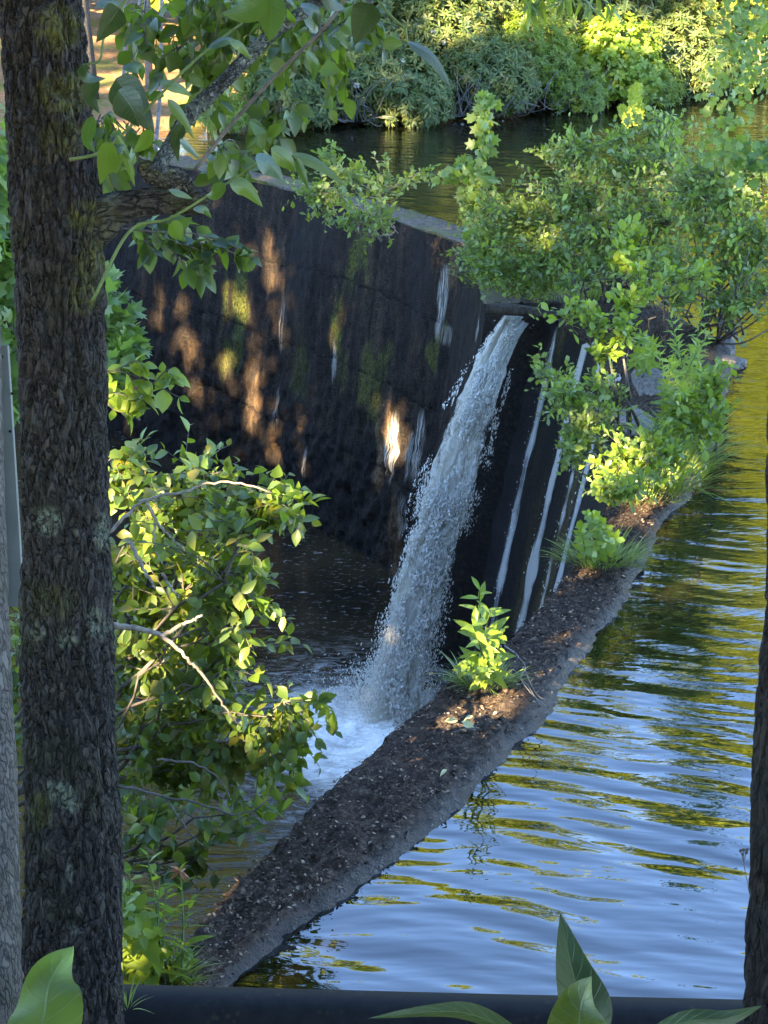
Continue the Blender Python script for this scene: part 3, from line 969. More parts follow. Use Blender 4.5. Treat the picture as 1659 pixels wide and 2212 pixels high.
PONDP = np.concatenate([[[120, -2, 0], [-0.5, -2, 0], [-1.0, 5.0, 0]], MID[::10], [MID[-1] + np.array([-7, 4.0, 0]), [-120, 60, 0], [-120, 200, 0], [120, 200, 0]]])


def inside(X, Y, poly):
    c = np.zeros(X.shape, bool)
    for a, b in zip(poly, np.roll(poly, -1, 0)):
        cond = ((a[1] > Y) != (b[1] > Y)) & (X < (b[0] - a[0]) * (Y - a[1]) / (b[1] - a[1] + 1e-12) + a[0])
        c ^= cond
    return c


def height(X, Y):
    sh = side_dist(shore, X, Y)                       # left of the shore line = land
    dm = np.where(inside(X, Y, PONDP), -1.0, 1.0)     # positive = downstream of the dam
    h = np.where(dm > 0, -5.0, -1.3)
    # far bank
    far = np.clip(sh + 0.5, 0, None)
    hb = -1.3 + np.clip((far - 1.0) * 2.2, 0, 1.55) + 0.24 * np.clip(sh - 1.2, 0, 40) * (0.7 + 0.3 * np.sin(X * 0.3)) - 0.1 * np.clip(sh - 14, 0, 40)
    h = np.where((sh > -0.6) & ((dm < 0) | (X < -9)), np.maximum(hb, np.where(dm > 0, -5, -9)), h)
    # left bank of the outflow
    lb = -5.4 + np.clip((-X - 3.4 - 0.22 * (Y - 8)) * 1.3, 0, 6.6)
    h = np.where(dm > 0, np.maximum(h, lb), h)
    # bank the picture is taken from
    edge = 4.4 + 1.5 * sstep(-0.50, -0.85, X) + 0.1 * np.sin(X * 1.7)
    nb = np.clip((edge - Y) * 0.36, -6, 2.6) + np.where(Y < edge, 0.1, 0) - np.clip(Y - edge, 0, 9) * 3.5
    h = np.maximum(h, nb)
    return h


gx = np.concatenate([np.linspace(-90, -16, 30), np.arange(-15.7, 16, 0.25), np.linspace(16.3, 90, 30)])
gy = np.concatenate([np.linspace(-70, -6, 16), np.arange(-5, 46, 0.25), np.linspace(47, 130, 24)])
GX, GY = np.meshgrid(gx, gy)
GH = height(GX, GY)
qq = np.stack([GX.ravel(), GY.ravel(), GX.ravel() * 0], -1)
GH = GH + ((fbm(qq * 0.7, 4, 91) - 0.5) * 0.28 + (fbm(qq * 2.7, 3, 92) - 0.5) * 0.1).reshape(GH.shape)


def ground_mat():
    m = M('leaf_litter_ground')
    p = m.pos()
    n = m.noise(p, 9, 5, 0.7)
    n2 = m.noise(p, 1.2, 3)
    n3 = m.noise(p, 45, 3, 0.7)
    c = m.ramp(n, [(0.3, (0.11, 0.06, 0.03)), (0.55, (0.26, 0.14, 0.065)), (0.8, (0.38, 0.25, 0.12))])
    c = m.mix(m.ramp(n3, [(0.5, 0.0), (0.7, 0.6)]), c, (0.10, 0.06, 0.035))
    c = m.mix(m.ramp(n2, [(0.5, 0.0), (0.62, 0.7)]), c, (0.10, 0.12, 0.02))
    return m.done(m.principled(c, 0.95, 0.15, m.bump(n, 0.7, 0.05)))


struct(obj('ground', np.stack([GX, GY, GH], -1).reshape(-1, 3), ground_mat(), None, quads=grid_quads(*GX.shape), smooth=True))


# ================================================================== water
def pond_mat():
    m = M('pond_water')
    p = m.pos()
    cam = m.n('VectorMath', operation='ROTATE') if False else None
    w = m.n('TexNoise'); m.l(m.mapping(p, (0.5, 0.5, 0.5)), w.inputs['Vector']); w.inputs['Scale'].default_value = 1.0; w.inputs['Detail'].default_value = 2
    off = m.n('VectorMath', operation='MULTIPLY_ADD'); m.l(w.outputs['Color'], off.inputs[0]); off.inputs[1].default_value = (0.45, 0.45, 0); m.l(p, off.inputs[2])
    wp = off.outputs[0]
    rot = math.radians(20)
    # long soft swells running across, and finer ones riding on them
    a = m.noise(m.mapping(m.mapping(wp, rot=(0, 0, rot)), (0.75, 4.2, 1)), 1.0, 1.5, 0.45)
    b = m.noise(m.mapping(m.mapping(wp, rot=(0, 0, math.radians(6)), loc=(3, 9, 0)), (1.6, 10.0, 1)), 1.0, 1.5, 0.45)
    c = m.noise(m.mapping(m.mapping(p, rot=(0, 0, math.radians(-12)), loc=(7, 1, 0)), (4.5, 24.0, 1)), 1.0, 2.0, 0.5)
    sy = m.n('SeparateXYZ'); m.l(p, sy.inputs[0])
    farf = m.ramp(m.math('MULTIPLY', sy.outputs[1], 1 / 20.0), [(0.36, 0.10), (0.56, 1.0)])
    patch = m.ramp(m.noise(p, 0.45, 2), [(0.35, 0.5), (0.65, 1.0)])
    h = m.math('ADD', m.math('MULTIPLY', a, 0.034), m.math('MULTIPLY', b, 0.0072))
    h = m.math('ADD', h, m.math('MULTIPLY', m.math('MULTIPLY', c, 0.0046), m.math('MULTIPLY', farf, patch)))
    bp = m.bump(h, 1.0, 1.0)
    depthc = m.ramp(m.noise(p, 0.5, 3), [(0.35, (0.004, 0.004, 0.002)), (0.7, (0.012, 0.010, 0.004))])
    return m.done(m.principled(depthc, 0.02, 0.5, bp, IOR=1.95))


pond_line = np.concatenate([[[9, 3.2, 0], [-0.5, 3.2, 0], [-1.0, 5.0, 0]], ((inn + out_) / 2)[::14], [((inn + out_) / 2)[-1]], (wln - nw * 0.25)[::20], [[-9, 33, 0], [-12, 48, 0], [70, 90, 0], [70, 3.2, 0]]])
pond_line[:, 2] = 0.0
import bmesh
bm = bmesh.new()
f = bm.faces.new([bm.verts.new(p) for p in pond_line])
bmesh.ops.triangulate(bm, faces=[f])
me = bpy.data.meshes.new('pond_water'); bm.to_mesh(me); bm.free()
for pg in me.polygons:
    if pg.normal.z < 0: pg.flip()
struct(link('pond_water', me, pond_mat()))

FALL_C = P(815, 1545, Z_POOL)


def pool_mat():
    m = M('pool_water')
    p = m.pos()
    d = m.n('VectorMath', operation='SUBTRACT'); m.l(p, d.inputs[0]); d.inputs[1].default_value = tuple(FALL_C)
    wn = m.n('TexNoise'); m.l(p, wn.inputs['Vector']); wn.inputs['Scale'].default_value = 1.6; wn.inputs['Detail'].default_value = 4
    dd = m.n('VectorMath', operation='MULTIPLY_ADD'); m.l(wn.outputs['Color'], dd.inputs[0]); dd.inputs[1].default_value = (1.2, 1.2, 0); m.l(d.outputs[0], dd.inputs[2])
    sc = m.n('VectorMath', operation='MULTIPLY'); m.l(dd.outputs[0], sc.inputs[0]); sc.inputs[1].default_value = (0.85, 0.72, 0)
    off = m.n('VectorMath', operation='ADD'); m.l(sc.outputs[0], off.inputs[0]); off.inputs[1].default_value = (-0.42, -0.05, 0)
    ln = m.n('VectorMath', operation='LENGTH'); m.l(off.outputs[0], ln.inputs[0])
    r = ln.outputs['Value']
    core = m.ramp(m.math('MULTIPLY', r, 0.5), [(0.0, 1.0), (0.30, 0.85), (0.50, 0.34), (0.72, 0.0)])
    tail = m.ramp(m.math('MULTIPLY', r, 0.4), [(0.28, 0.62), (0.75, 0.0)])
    fn = m.noise(m.mapping(p, (1.0, 2.6, 1)), 3.6, 5, 0.72, 1.2)
    foamt = m.ramp(fn, [(0.47, 0.0), (0.66, 1.0)])
    fm = m.math('MAXIMUM', m.ramp(m.math('SUBTRACT', m.math('ADD', core, m.math('MULTIPLY', fn, 1.1)), 0.62), [(0.22, 0.0), (0.85, 1.0)]), m.math('MULTIPLY', foamt, tail))
    fk = m.ramp(m.noise(m.mapping(p, (1.0, 2.2, 1)), 9, 4, 0.7, 0.6), [(0.60, 0.0), (0.70, 0.30)])
    fm = m.math('MAXIMUM', fm, fk)
    a = m.noise(m.mapping(p, (1.6, 7, 1), rot=(0, 0, 0.25)), 1.0, 4, 0.6, 0.8)
    b = m.noise(p, 9, 4, 0.6)
    h = m.math('ADD', m.math('MULTIPLY', a, 0.013), m.math('MULTIPLY', m.math('MULTIPLY', b, fm), 0.05))
    bp = m.bump(h, 1.0, 1.0)
    base = m.ramp(m.noise(p, 0.8, 3), [(0.35, (0.010, 0.008, 0.005)), (0.7, (0.034, 0.024, 0.012))])
    fc = m.mix(b, (0.66, 0.62, 0.55), (0.97, 0.93, 0.85))
    c = m.mix(fm, base, fc)
    return m.done(m.principled(c, m.math('ADD', 0.05, m.math('MULTIPLY', fm, 0.55)), 0.35, bp))


pg = 260
px_ = np.linspace(-12, 3.0, pg); py_ = np.linspace(6.0, 27, pg)
PXg, PYg = np.meshgrid(px_, py_)
rr_ = np.hypot((PXg - FALL_C[0] + 0.25) / 1.5, (PYg - FALL_C[1]) / 1.5)
qp = np.stack([PXg.ravel() * 3, PYg.ravel() * 3, PXg.ravel() * 0], -1)
PZ = Z_POOL + np.exp(-rr_ ** 2 * 1.5) * (0.05 + 0.34 * (fbm(qp, 4, 13) - 0.4).reshape(PXg.shape)) + 0.016 * (fbm(qp * 0.6, 3, 14) - 0.5).reshape(PXg.shape)
struct(obj('pool_water', np.stack([PXg, PYg, PZ], -1).reshape(-1, 3), pool_mat(), None, quads=grid_quads(pg, pg), smooth=True))


# ---- the fall
def fall_mat(name, lo, hi, sx, sy, col=(0.95, 0.90, 0.79)):
    m = M(name)
    uv = m.uv()
    n = m.noise(m.mapping(uv, (sx, sy, 1)), 1.0, 5, 0.68, 0.4)
    n2 = m.noise(m.mapping(uv, (sx * 3, sy * 4, 1)), 1.0, 3, 0.6)
    dens = m.attr('dens')
    a = m.math('ADD', m.math('MULTIPLY', n, 0.75), m.math('MULTIPLY', n2, 0.25))
    a = m.math('ADD', a, m.math('MULTIPLY', m.math('SUBTRACT', dens, 0.5), 0.55))
    al = m.ramp(a, [(lo, 0.0), (hi, 1.0)])
    c = m.mix(m.ramp(n2, [(0.3, 0.0), (0.7, 1.0)]), [x * 0.8 for x in col], col)
    b = m.principled(c, 0.25, 0.6, m.bump(m.math('ADD', n, n2), 0.6, 0.02), IOR=1.33)
    tl = m.n('BsdfTranslucent'); m.l(c, tl.inputs['Color'])
    tx = m.n('MixShader'); tx.inputs[0].default_value = 0.45; m.l(b, tx.inputs[1]); m.l(tl.outputs[0], tx.inputs[2]); b = tx.outputs[0]
    t = m.n('BsdfTransparent')
    mx = m.n('MixShader'); m.l(al, mx.inputs[0]); m.l(t.outputs[0], mx.inputs[1]); m.l(b, mx.inputs[2])
    return m.done(mx.outputs[0])


FALL = [(1128, 676, 84, -0.02), (1100, 712, 84, .0), (1068, 775, 92, 0), (1038, 850, 98, 0), (1004, 940, 112, 0), (972, 1050, 110, 0), (938, 1160, 104, 0), (908, 1270, 98, 0), (882, 1380, 96, 0), (862, 1480, 102, 0), (852, 1550, 114, 0), (846, 1600, 126, 0)]
zst = np.array([-0.03, -0.09, -0.38, -0.78, -1.24, -1.80, -2.35, -2.90, -3.42, -3.88, -4.25])
d0, d1 = DZ(1128, 682, -0.03) - 0.1, DZ(852, 1550, -4.2)
yy = np.array([f_[1] for f_ in FALL], float)
dep = np.interp(yy, [676, 712, 775, 850, 1550], [d0, d0 - 0.45, d0 - 0.72, d0 - 0.85, d1 - 0.1])
cen = np.array([D(f_[0], f_[1], dd_) for f_, dd_ in zip(FALL, dep)])
wid = np.array([f_[2] * dd_ / FPX for f_, dd_ in zip(FALL, dep)])
NF, MF = 300, 72
fc_ = spline(cen, NF)
fw = 1.12 * np.interp(np.linspace(0, 1, NF), np.linspace(0, 1, len(wid)), wid)
tang = unit(np.gradient(fc_, axis=0))
latr = unit(np.cross(tang, np.cross(CR, tang) * 0 + CF)); latr *= np.sign(latr[:, :1] @ np.ones((1, 1)))
nrmf = np.cross(latr, tang)
ang = np.linspace(0, 2 * math.pi, MF, endpoint=False)
fr = np.linspace(0, 1, NF)
Vf = fc_[:, None] + latr[:, None] * (np.cos(ang)[None, :, None] * fw[:, None, None] * 0.5) + nrmf[:, None] * (np.sin(ang)[None, :, None] * fw[:, None, None] * (0.10 + 0.16 * fr)[:, None, None])
sl = np.concatenate([[0], np.cumsum(np.linalg.norm(np.diff(fc_, axis=0), axis=1))])
qv = np.stack([np.repeat(np.cos(ang)[None] * 3.2, NF, 0), np.repeat(np.sin(ang)[None] * 1.5, NF, 0), np.repeat(sl[:, None] * 3.0, MF, 1)], -1).reshape(-1, 3)
dsp = (fbm(qv * 1.4, 4, 5, 0.65) - 0.5).reshape(NF, MF)
Vf = Vf + (Vf - fc_[:, None]) * (dsp * (0.35 + 1.1 * fr)[:, None])[..., None] + tang[:, None] * (dsp * 0.12)[..., None]
fall = thing('waterfall', fc_[0], 'broad white waterfall pouring through the notch under the log into the foaming pool', 'waterfall')
MAT_FALL = fall_mat('falling_water', 0.41, 0.57, 26, 5.5)
MS = 30
kk = np.linspace(-0.5, 0.5, MS)
for q_ in range(6):
    cx = (0.0, -0.14, 0.10, 0.02, -0.26, 0.24)[q_]
    wf = (0.95, 0.75, 0.8, 0.6, 0.5, 0.5)[q_] * (0.55 + 0.6 * fr)
    dz = (q_ - 2.5) * 0.035 * (0.4 + 1.6 * fr)
    qv = np.stack([np.repeat(kk[None] * 4, NF, 0), np.repeat(sl[:, None] * 2.2, MS, 1), np.full((NF, MS), q_ * 3.7)], -1).reshape(-1, 3)
    ns1 = (fbm(qv, 4, 15, 0.65) - 0.5).reshape(NF, MS)
    ns2 = (fbm(qv * 2.3 + 9, 3, 25, 0.65) - 0.5).reshape(NF, MS)
    lat_ = cx * fr[:, None] * 0.9 + kk[None] * wf[:, None] + ns2 * 0.30 * fr[:, None] ** 0.6
    arc = (0.25 - kk ** 2) * 0.55
    V = fc_[:, None] + latr[:, None] * (lat_ * fw[:, None])[..., None] + nrmf[:, None] * ((arc[None] + ns1 * (0.16 + 0.28 * fr[:, None])) * fw[:, None] * 0.8 + dz[:, None])[..., None]
    o = obj('sheet', V.reshape(-1, 3), MAT_FALL, fall, quads=grid_quads(NF, MS), smooth=True)
    uvattr(o, np.stack([np.repeat(kk[None], NF, 0) * wf[:, None] * fw[:, None] + q_ * 1.3, np.repeat(sl[:, None], MS, 1) + q_ * 2.1], -1).reshape(-1, 2))
    dn = 0.78 - 1.6 * np.abs(kk[None]) ** 2 + 0.45 * sstep(0.30, 0.0, fr)[:, None] - 0.02 * sstep(0.25, 0.7, fr)[:, None] + 0.25 * sstep(0.85, 1.0, fr)[:, None] + ns1 * 0.8
    fattr(o, 'dens', np.clip(dn, -0.3, 1.1).ravel())

m = M('water_drops')
_t = m.n('BsdfTranslucent'); _t.inputs['Color'].default_value = (0.97, 0.94, 0.87, 1)
_x = m.n('MixShader'); _x.inputs[0].default_value = 0.45
m.l(m.principled((0.97, 0.94, 0.87), 0.25, 0.7, None, IOR=1.33), _x.inputs[1]); m.l(_t.outputs[0], _x.inputs[2])
MAT_DROP = m.done(_x.outputs[0])
OCT = (np.array([(1, 0, 0), (-1, 0, 0), (0, .3, 0), (0, -.3, 0), (0, 0, .3), (0, 0, -.3)], float) * 0.5,
       np.array([(0, 2, 4), (2, 1, 4), (1, 3, 4), (3, 0, 4), (2, 0, 5), (1, 2, 5), (3, 1, 5), (0, 3, 5)]))
nd = 120000
ti = (RNG.random(nd) ** 0.85 * (NF - 1)).astype(int)
off = np.clip(RNG.standard_normal(nd) * 0.27, -0.75, 0.8) * (0.62 + 0.44 * fr[ti])
cl = fbm(np.stack([off * 3.2, sl[ti] * 1.5, ti * 0.0], -1), 4, 88, 0.65)
ok_ = cl > 0.465 + 0.10 * np.abs(off) + 0.05 * (fr[ti] < 0.1)
ok_ &= np.abs(off) < 0.36 + 0.5 * fr[ti] ** 0.8
ti, off = ti[ok_], off[ok_]
nd = len(ti)
dpos = fc_[ti] + latr[ti] * (off * fw[ti])[:, None] + nrmf[ti] * (RNG.standard_normal(nd) * 0.13 * fw[ti] * (0.5 + fr[ti]))[:, None] + tang[ti] * RNG.uniform(-.05, .05, nd)[:, None]
leafs = leaves_arrays(dpos, tang[ti] + RNG.standard_normal((nd, 3)) * 0.25, RNG.standard_normal((nd, 3)), (0.014 + 0.050 * RNG.random(nd) ** 2.6) * (1.15 - 0.6 * np.abs(off) / (1 + 0.28 * fr[ti])), OCT)
o = obj('spray', leafs[0], MAT_DROP, fall, tris=leafs[1], smooth=True)
o['kind'] = 'stuff'
ns_ = 9000
a_ = RNG.uniform(0, 6.28, ns_); r_ = RNG.exponential(0.32, ns_)
sp = P(835, 1525, Z_POOL) + np.stack([np.cos(a_) * r_ - 0.08, np.sin(a_) * r_ * 0.8, np.abs(RNG.standard_normal(ns_)) * 0.30 * np.exp(-r_ * 1.3) + 0.02], -1)
leafs = leaves_arrays(sp, RNG.standard_normal((ns_, 3)) + np.array([0, 0, 1]), RNG.standard_normal((ns_, 3)), 0.012 + 0.045 * RNG.random(ns_) ** 2, OCT)
o = obj('splash', leafs[0], MAT_DROP, fall, tris=leafs[1], smooth=True)
o['kind'] = 'stuff'

# ---- trickles on the curving face: follow the face downhill
MAT_TRICK = fall_mat('trickle_water', 0.47, 0.66, 75, 1.0, (0.92, 0.87, 0.77))


def trickle(x0, y0, x1, y1, w, label, dn=0.5):
    best = None
    # column of the face whose picture line passes closest to the two points
    for j in range(0, N1):
        col = PX1[:, j]
        e = 0
        for (x, y) in ((x0, y0), (x1, y1)):
            k = np.argmin(np.abs(col[:, 1] - y))
            e += (col[k, 0] - x) ** 2 + 0.2 * (col[k, 1] - y) ** 2
        if j > N1 * 0.55 and (best is None or e < best[0]): best = (e, j)
    j = best[1]
    c = V1[:, j] + nin[j] * 0.02
    n = 160
    c = resample(c, n)
    al = unit(inn[min(j + 2, N1 - 1)] - inn[max(j - 2, 0)])
    t = np.linspace(0, 1, n)
    wv = 0.14 * (fbm(np.stack([t * 5 + x0, t * 0, t * 0], -1), 3, 5) - 0.5)
    c = c + al * wv[:, None]
    m_ = 17
    k = np.linspace(-0.5, 0.5, m_)
    ww = w * (0.8 + 0.9 * t + 0.7 * (fbm(np.stack([t * 14, t * 0 + x0, t * 0], -1), 3, 6) - 0.5))
    V = c[:, None] + al[None, None] * (k[None, :, None] * ww[:, None, None]) + nin[j] * ((0.25 - k ** 2) * 0.03)[None, :, None]
    top = V[0].copy()[None]; top[..., 2] = 0.10; top -= nin[j] * 0.12
    V = np.concatenate([top, V], 0)
    root = thing('trickle', c[0], label, 'trickle', 'thin trickles down the curving dam face')
    o = obj('ribbon', V.reshape(-1, 3), MAT_TRICK, root, quads=grid_quads(n + 1, m_), smooth=True)
    L = np.concatenate([[0], t]) * 5
    uvattr(o, np.stack([np.repeat(k[None] * w, n + 1, 0), np.repeat(L[:, None], m_, 1)], -1).reshape(-1, 2))
    fattr(o, 'dens', (np.repeat((dn + 0.24 - 2.4 * k ** 2)[None], n + 1, 0) + np.repeat(0.9 * (fbm(np.stack([np.linspace(0, 1, n + 1) * 12 + x0, np.zeros(n + 1), np.zeros(n + 1)], -1), 4, 7)[:, None] - 0.5), m_, 1)).ravel())
    nn = int(60 * w / 0.1)
    ti = RNG.integers(5, n, nn)
    pp = c[ti] + al * (RNG.standard_normal(nn) * 0.28 * ww[ti])[:, None] + nin[j] * RNG.uniform(0.01, 0.05, nn)[:, None]
    q = leaves_arrays(pp, np.tile(unit(c[-1] - c[0]), (nn, 1)) + RNG.standard_normal((nn, 3)) * 0.2, RNG.standard_normal((nn, 3)), 0.01 + 0.03 * RNG.random(nn) ** 2, OCT)
    o = obj('spray', q[0], MAT_DROP, root, tris=q[1], smooth=True)
    o['kind'] = 'stuff'
    return root


trickle(1178, 800, 1075, 1310, 0.20, 'thin pale trickle nearest the waterfall, running down the wet black face', 0.50)
trickle(1218, 950, 1132, 1340, 0.22, 'bright white trickle just behind the upright leafy plant on the crest', 0.66)
trickle(1242, 1040, 1176, 1290, 0.24, 'faint broad trickle between the bright one and the crest edge', 0.42)
trickle(1250, 1120, 1205, 1270, 0.32, 'widest white trickle sheeting beside the crest edge under the low clump', 0.74)

# ================================================================== log and rocks at the notch, debris
def log_(name, label, a, b, r, mat, cat='log'):
    n, s = 40, 18
    c = resample(np.array([a, (np.array(a) + b) / 2 + np.array([0, 0, 0.02]), b]), n)
    ax = unit(np.array(b) - a)
    e1 = unit(np.cross(ax, [0, 0, 1])); e2 = np.cross(e1, ax)
    an = np.arange(s) * 2 * math.pi / s
    t = np.linspace(0, 1, n)
    q = np.stack([np.repeat(t[:, None] * 3, s, 1), np.repeat(np.cos(an)[None] * 2, n, 0), np.repeat(np.sin(an)[None] * 2, n, 0)], -1).reshape(-1, 3)
    rad = r * (0.8 + 0.5 * fbm(q * 1.3, 4, 44).reshape(n, s)) * (1 - 0.25 * t)[:, None]
    V = c[:, None] + e1[None, None] * (np.cos(an)[None, :, None] * rad[..., None]) + e2[None, None] * (np.sin(an)[None, :, None] * rad[..., None] * 0.85)
    V = np.concatenate([V.reshape(-1, 3), c[[0, -1]]])
    k = np.arange(s)
    base = (n - 1) * s
    tr = np.concatenate([np.stack([np.full(s, n * s), k, (k + 1) % s], -1), np.stack([np.full(s, n * s + 1), base + (k + 1) % s, base + k], -1)])
    root = thing(name, c[0], label, cat)
    obj('timber', V, mat, root, tris=tr, quads=grid_quads(n, s, True), smooth=True)
    return root


MAT_LOG = plain_bark('wet_log', (0.018, 0.014, 0.011), (0.10, 0.078, 0.058))
MAT_ROCK = plain_bark('pond_rock', (0.045, 0.04, 0.035), (0.20, 0.175, 0.15))
dl = DZ(1052, 615, 0.4) - 0.12
log_('log', 'short dark weathered log lying across the notch above the waterfall', D(1050, 667, dl), D(1205, 682, dl - 0.05), 0.075, MAT_LOG)
log_('log', 'big dark half buried log on the crest behind the notch, under the bushes', P(1180, 650, 0.12), P(1330, 690, 0.10), 0.13, MAT_LOG)


def rock(label, c, r, seed, group='rocks at the edge of the dam', name='rock'):
    bm_ = bmesh.new()
    bmesh.ops.create_icosphere(bm_, subdivisions=4, radius=1)
    v = np.array([x.co[:] for x in bm_.verts])
    n = fbm(v * 1.3 + seed, 4, seed) - 0.5
    n2 = np.abs(fbm(v * 2.5 + seed, 3, seed + 4) - 0.5)
    v = v * (1 + 0.7 * n - 0.5 * n2)[:, None] * np.array(r)
    v = np.clip(v, -np.array(r) * 0.8, np.array(r) * 0.85)
    for x, p in zip(bm_.verts, v): x.co = p
    me_ = bpy.data.meshes.new(name); bm_.to_mesh(me_); bm_.free()
    o = link(name, me_, MAT_ROCK)
    o.location = c
    return tag(o, label, 'rock', group)


rock('squarish wet stone standing in the pond under the big bush', P(1556, 752, 0.06), (0.17, 0.16, 0.14), 3)
rock('flat low stone just below the squarish one at the water edge', P(1575, 785, 0.02), (0.2, 0.2, 0.07), 5)
rock('long grey stone on the crest between the thin stems and the tall spikes', P(1412, 835, 0.2), (0.19, 0.5, 0.13), 9)
rock('flat brown stone on the crest behind the leafless stems', P(1372, 920, 0.18), (0.2, 0.4, 0.1), 12)
rock('dark slabby stone with a pale rim under the overhanging grass', P(1470, 1035, 0.03), (0.17, 0.2, 0.09), 15)
rock('thin dark slate leaning by the low clump at the water edge', P(1366, 1215, 0.04), (0.10, 0.06, 0.05), 18)

# dead leaves and sticks on the near crest
def dry_mat():
    m = M('dry_leaf')
    rnd = m.n('NewGeometry').outputs['Random Per Island']
    c = m.ramp(rnd, [(0.2, (0.025, 0.016, 0.011)), (0.6, (0.07, 0.043, 0.028)), (0.85, (0.12, 0.08, 0.052)), (0.98, (0.30, 0.23, 0.16))])
    return m.done(m.principled(c, 0.8, 0.2))


MAT_DRY = dry_mat()
nl = 11000
ii = (RNG.random(nl) * N1 * 0.62).astype(int)
uu = RNG.random(nl) ** 0.9 * 0.96
cj = np.clip((uu * (cols - 1)).astype(int) + 1, 1, cols - 2)
dp_ = Vc[ii, cj] + np.array([0, 0, 0.008]) + RNG.standard_normal((nl, 3)) * np.array([0.01, 0.01, 0.002])
lv = leaves_arrays(dp_, RNG.standard_normal((nl, 3)) * np.array([1, 1, 0.25]), RNG.standard_normal((nl, 3)) * 0.4 + np.array([0, 0, 1]), 0.008 + 0.026 * RNG.random(nl) ** 2, T_OVATE)
lit = obj('leaf_litter', lv[0], MAT_DRY, None, tris=lv[1])
lit['kind'] = 'stuff'
MAT_YLEAF = leaf_mat('yellow_leaf', [(0.45, 0.36, 0.12), (0.55, 0.5, 0.25)], tw=0.2, spots=False)
for (x, y, n, lab) in ((1005, 1557, 5, 'small yellow dead leaf cluster lying on the crest below the leafy plant'), (938, 1652, 1, 'single small cream fallen leaf on the dark part of the crest')):
    c = P(x, y, 0.17)
    o = leaves_obj('fallen_leaf', c + RNG.standard_normal((n, 3)) * np.array([0.035, 0.03, 0.004]), RNG.standard_normal((n, 3)) * np.array([1, 0.6, 0.1]), np.tile([0, -0.3, 1.0], (n, 1)), np.full(n, 0.07), T_OVATE_HI, MAT_YLEAF)
    tag(o, lab, 'leaf', 'fallen leaves on the crest')
t = Tubes(); a, b = P(975, 1585, 0.16), P(1035, 1573, 0.17)
t.add(bez(a, (a + b) / 2 + np.array([0, 0, .02]), b, 8), np.linspace(0.009, 0.006, 8), 6)
o = t.build('stick', MAT_TWIG); tag(o, 'short mossy stick lying on the crest beside the yellow leaves', 'stick')
t = Tubes()
for k, pts in enumerate(([(1090, 1395), (1120, 1420), (1100, 1450), (1135, 1475), (1165, 1520)], [(1095, 1385), (1060, 1360), (1025, 1350)], [(1110, 1410), (1135, 1440), (1125, 1465), (1150, 1500), (1180, 1525)], [(1130, 1440), (1160, 1500), (1200, 1520)])):
    pp = [P(x, y, 0.2 + 0.06 * math.sin(i * 2 + k)) for i, (x, y) in enumerate(pts)]
    t.add(spline(pp, 24), np.linspace(0.005, 0.002, 24), 5)
o = t.build('dead_twig', plain_bark('bleached_twig', (0.09, 0.075, 0.06), (0.24, 0.21, 0.18)))
tag(o, 'bleached curling dead twig beside the leafy plant, trailing to the water', 'twig')

# ================================================================== near trees
def trunk_part(name, path, d, mat, parent, n=620, m_=200, lichen=(), moss=(), amp=0.019, seed=3, sz=0.3, extra_top=None):
    pts = np.array([D(x, y, d(y) if callable(d) else d) for x, y, w in path])
    rad = np.array([w * (d(y) if callable(d) else d) / FPX for x, y, w in path])
    if extra_top is not None:
        pts = np.vstack([extra_top[0], pts]); rad = np.concatenate([[extra_top[1]], rad])
    c = spline(pts, n)
    r = np.interp(np.linspace(0, 1, n), np.linspace(0, 1, len(rad)), rad)
    a = np.linspace(0, 2 * math.pi, m_, endpoint=False)
    ax = unit(np.gradient(c, axis=0))
    e1 = unit(np.cross(ax, [0, 1.0, 0.05])); e2 = np.cross(ax, e1)
    L = np.concatenate([[0], np.cumsum(np.linalg.norm(np.diff(c, axis=0), axis=1))])
    q = np.stack([np.repeat((np.cos(a) * 0.13)[None], n, 0), np.repeat((np.sin(a) * 0.13)[None], n, 0), np.repeat(L[:, None] * sz, m_, 1)], -1).reshape(-1, 3)
    rid = 1 - 2 * np.abs(fbm(q * 42, 3, seed) - 0.5)
    lump = fbm(q * 7, 3, seed + 5) - 0.5
    fine = fbm(q * 150, 2, seed + 7) - 0.5
    ds = (-(rid ** 6) * amp + lump * amp * 1.5 + fine * amp * 0.5).reshape(n, m_)
    R_ = r[:, None] + ds
    V = c[:, None] + e1[:, None] * (np.cos(a)[None] * R_)[..., None] + e2[:, None] * (np.sin(a)[None] * R_)[..., None]
    o = obj(name, V.reshape(-1, 3), mat, parent, quads=grid_quads(n, m_, True), smooth=True)
    px, py = project(V.reshape(-1, 3))
    for nm, lst in (('lichen', lichen), ('moss', moss)):
        v = np.zeros(len(px))
        for x, y, rx, ry, k in lst:
            v = np.maximum(v, k * np.clip(1.4 - ((px - x) / rx) ** 2 - ((py - y) / ry) ** 2, 0, 1))
        fattr(o, nm, v)
    return o


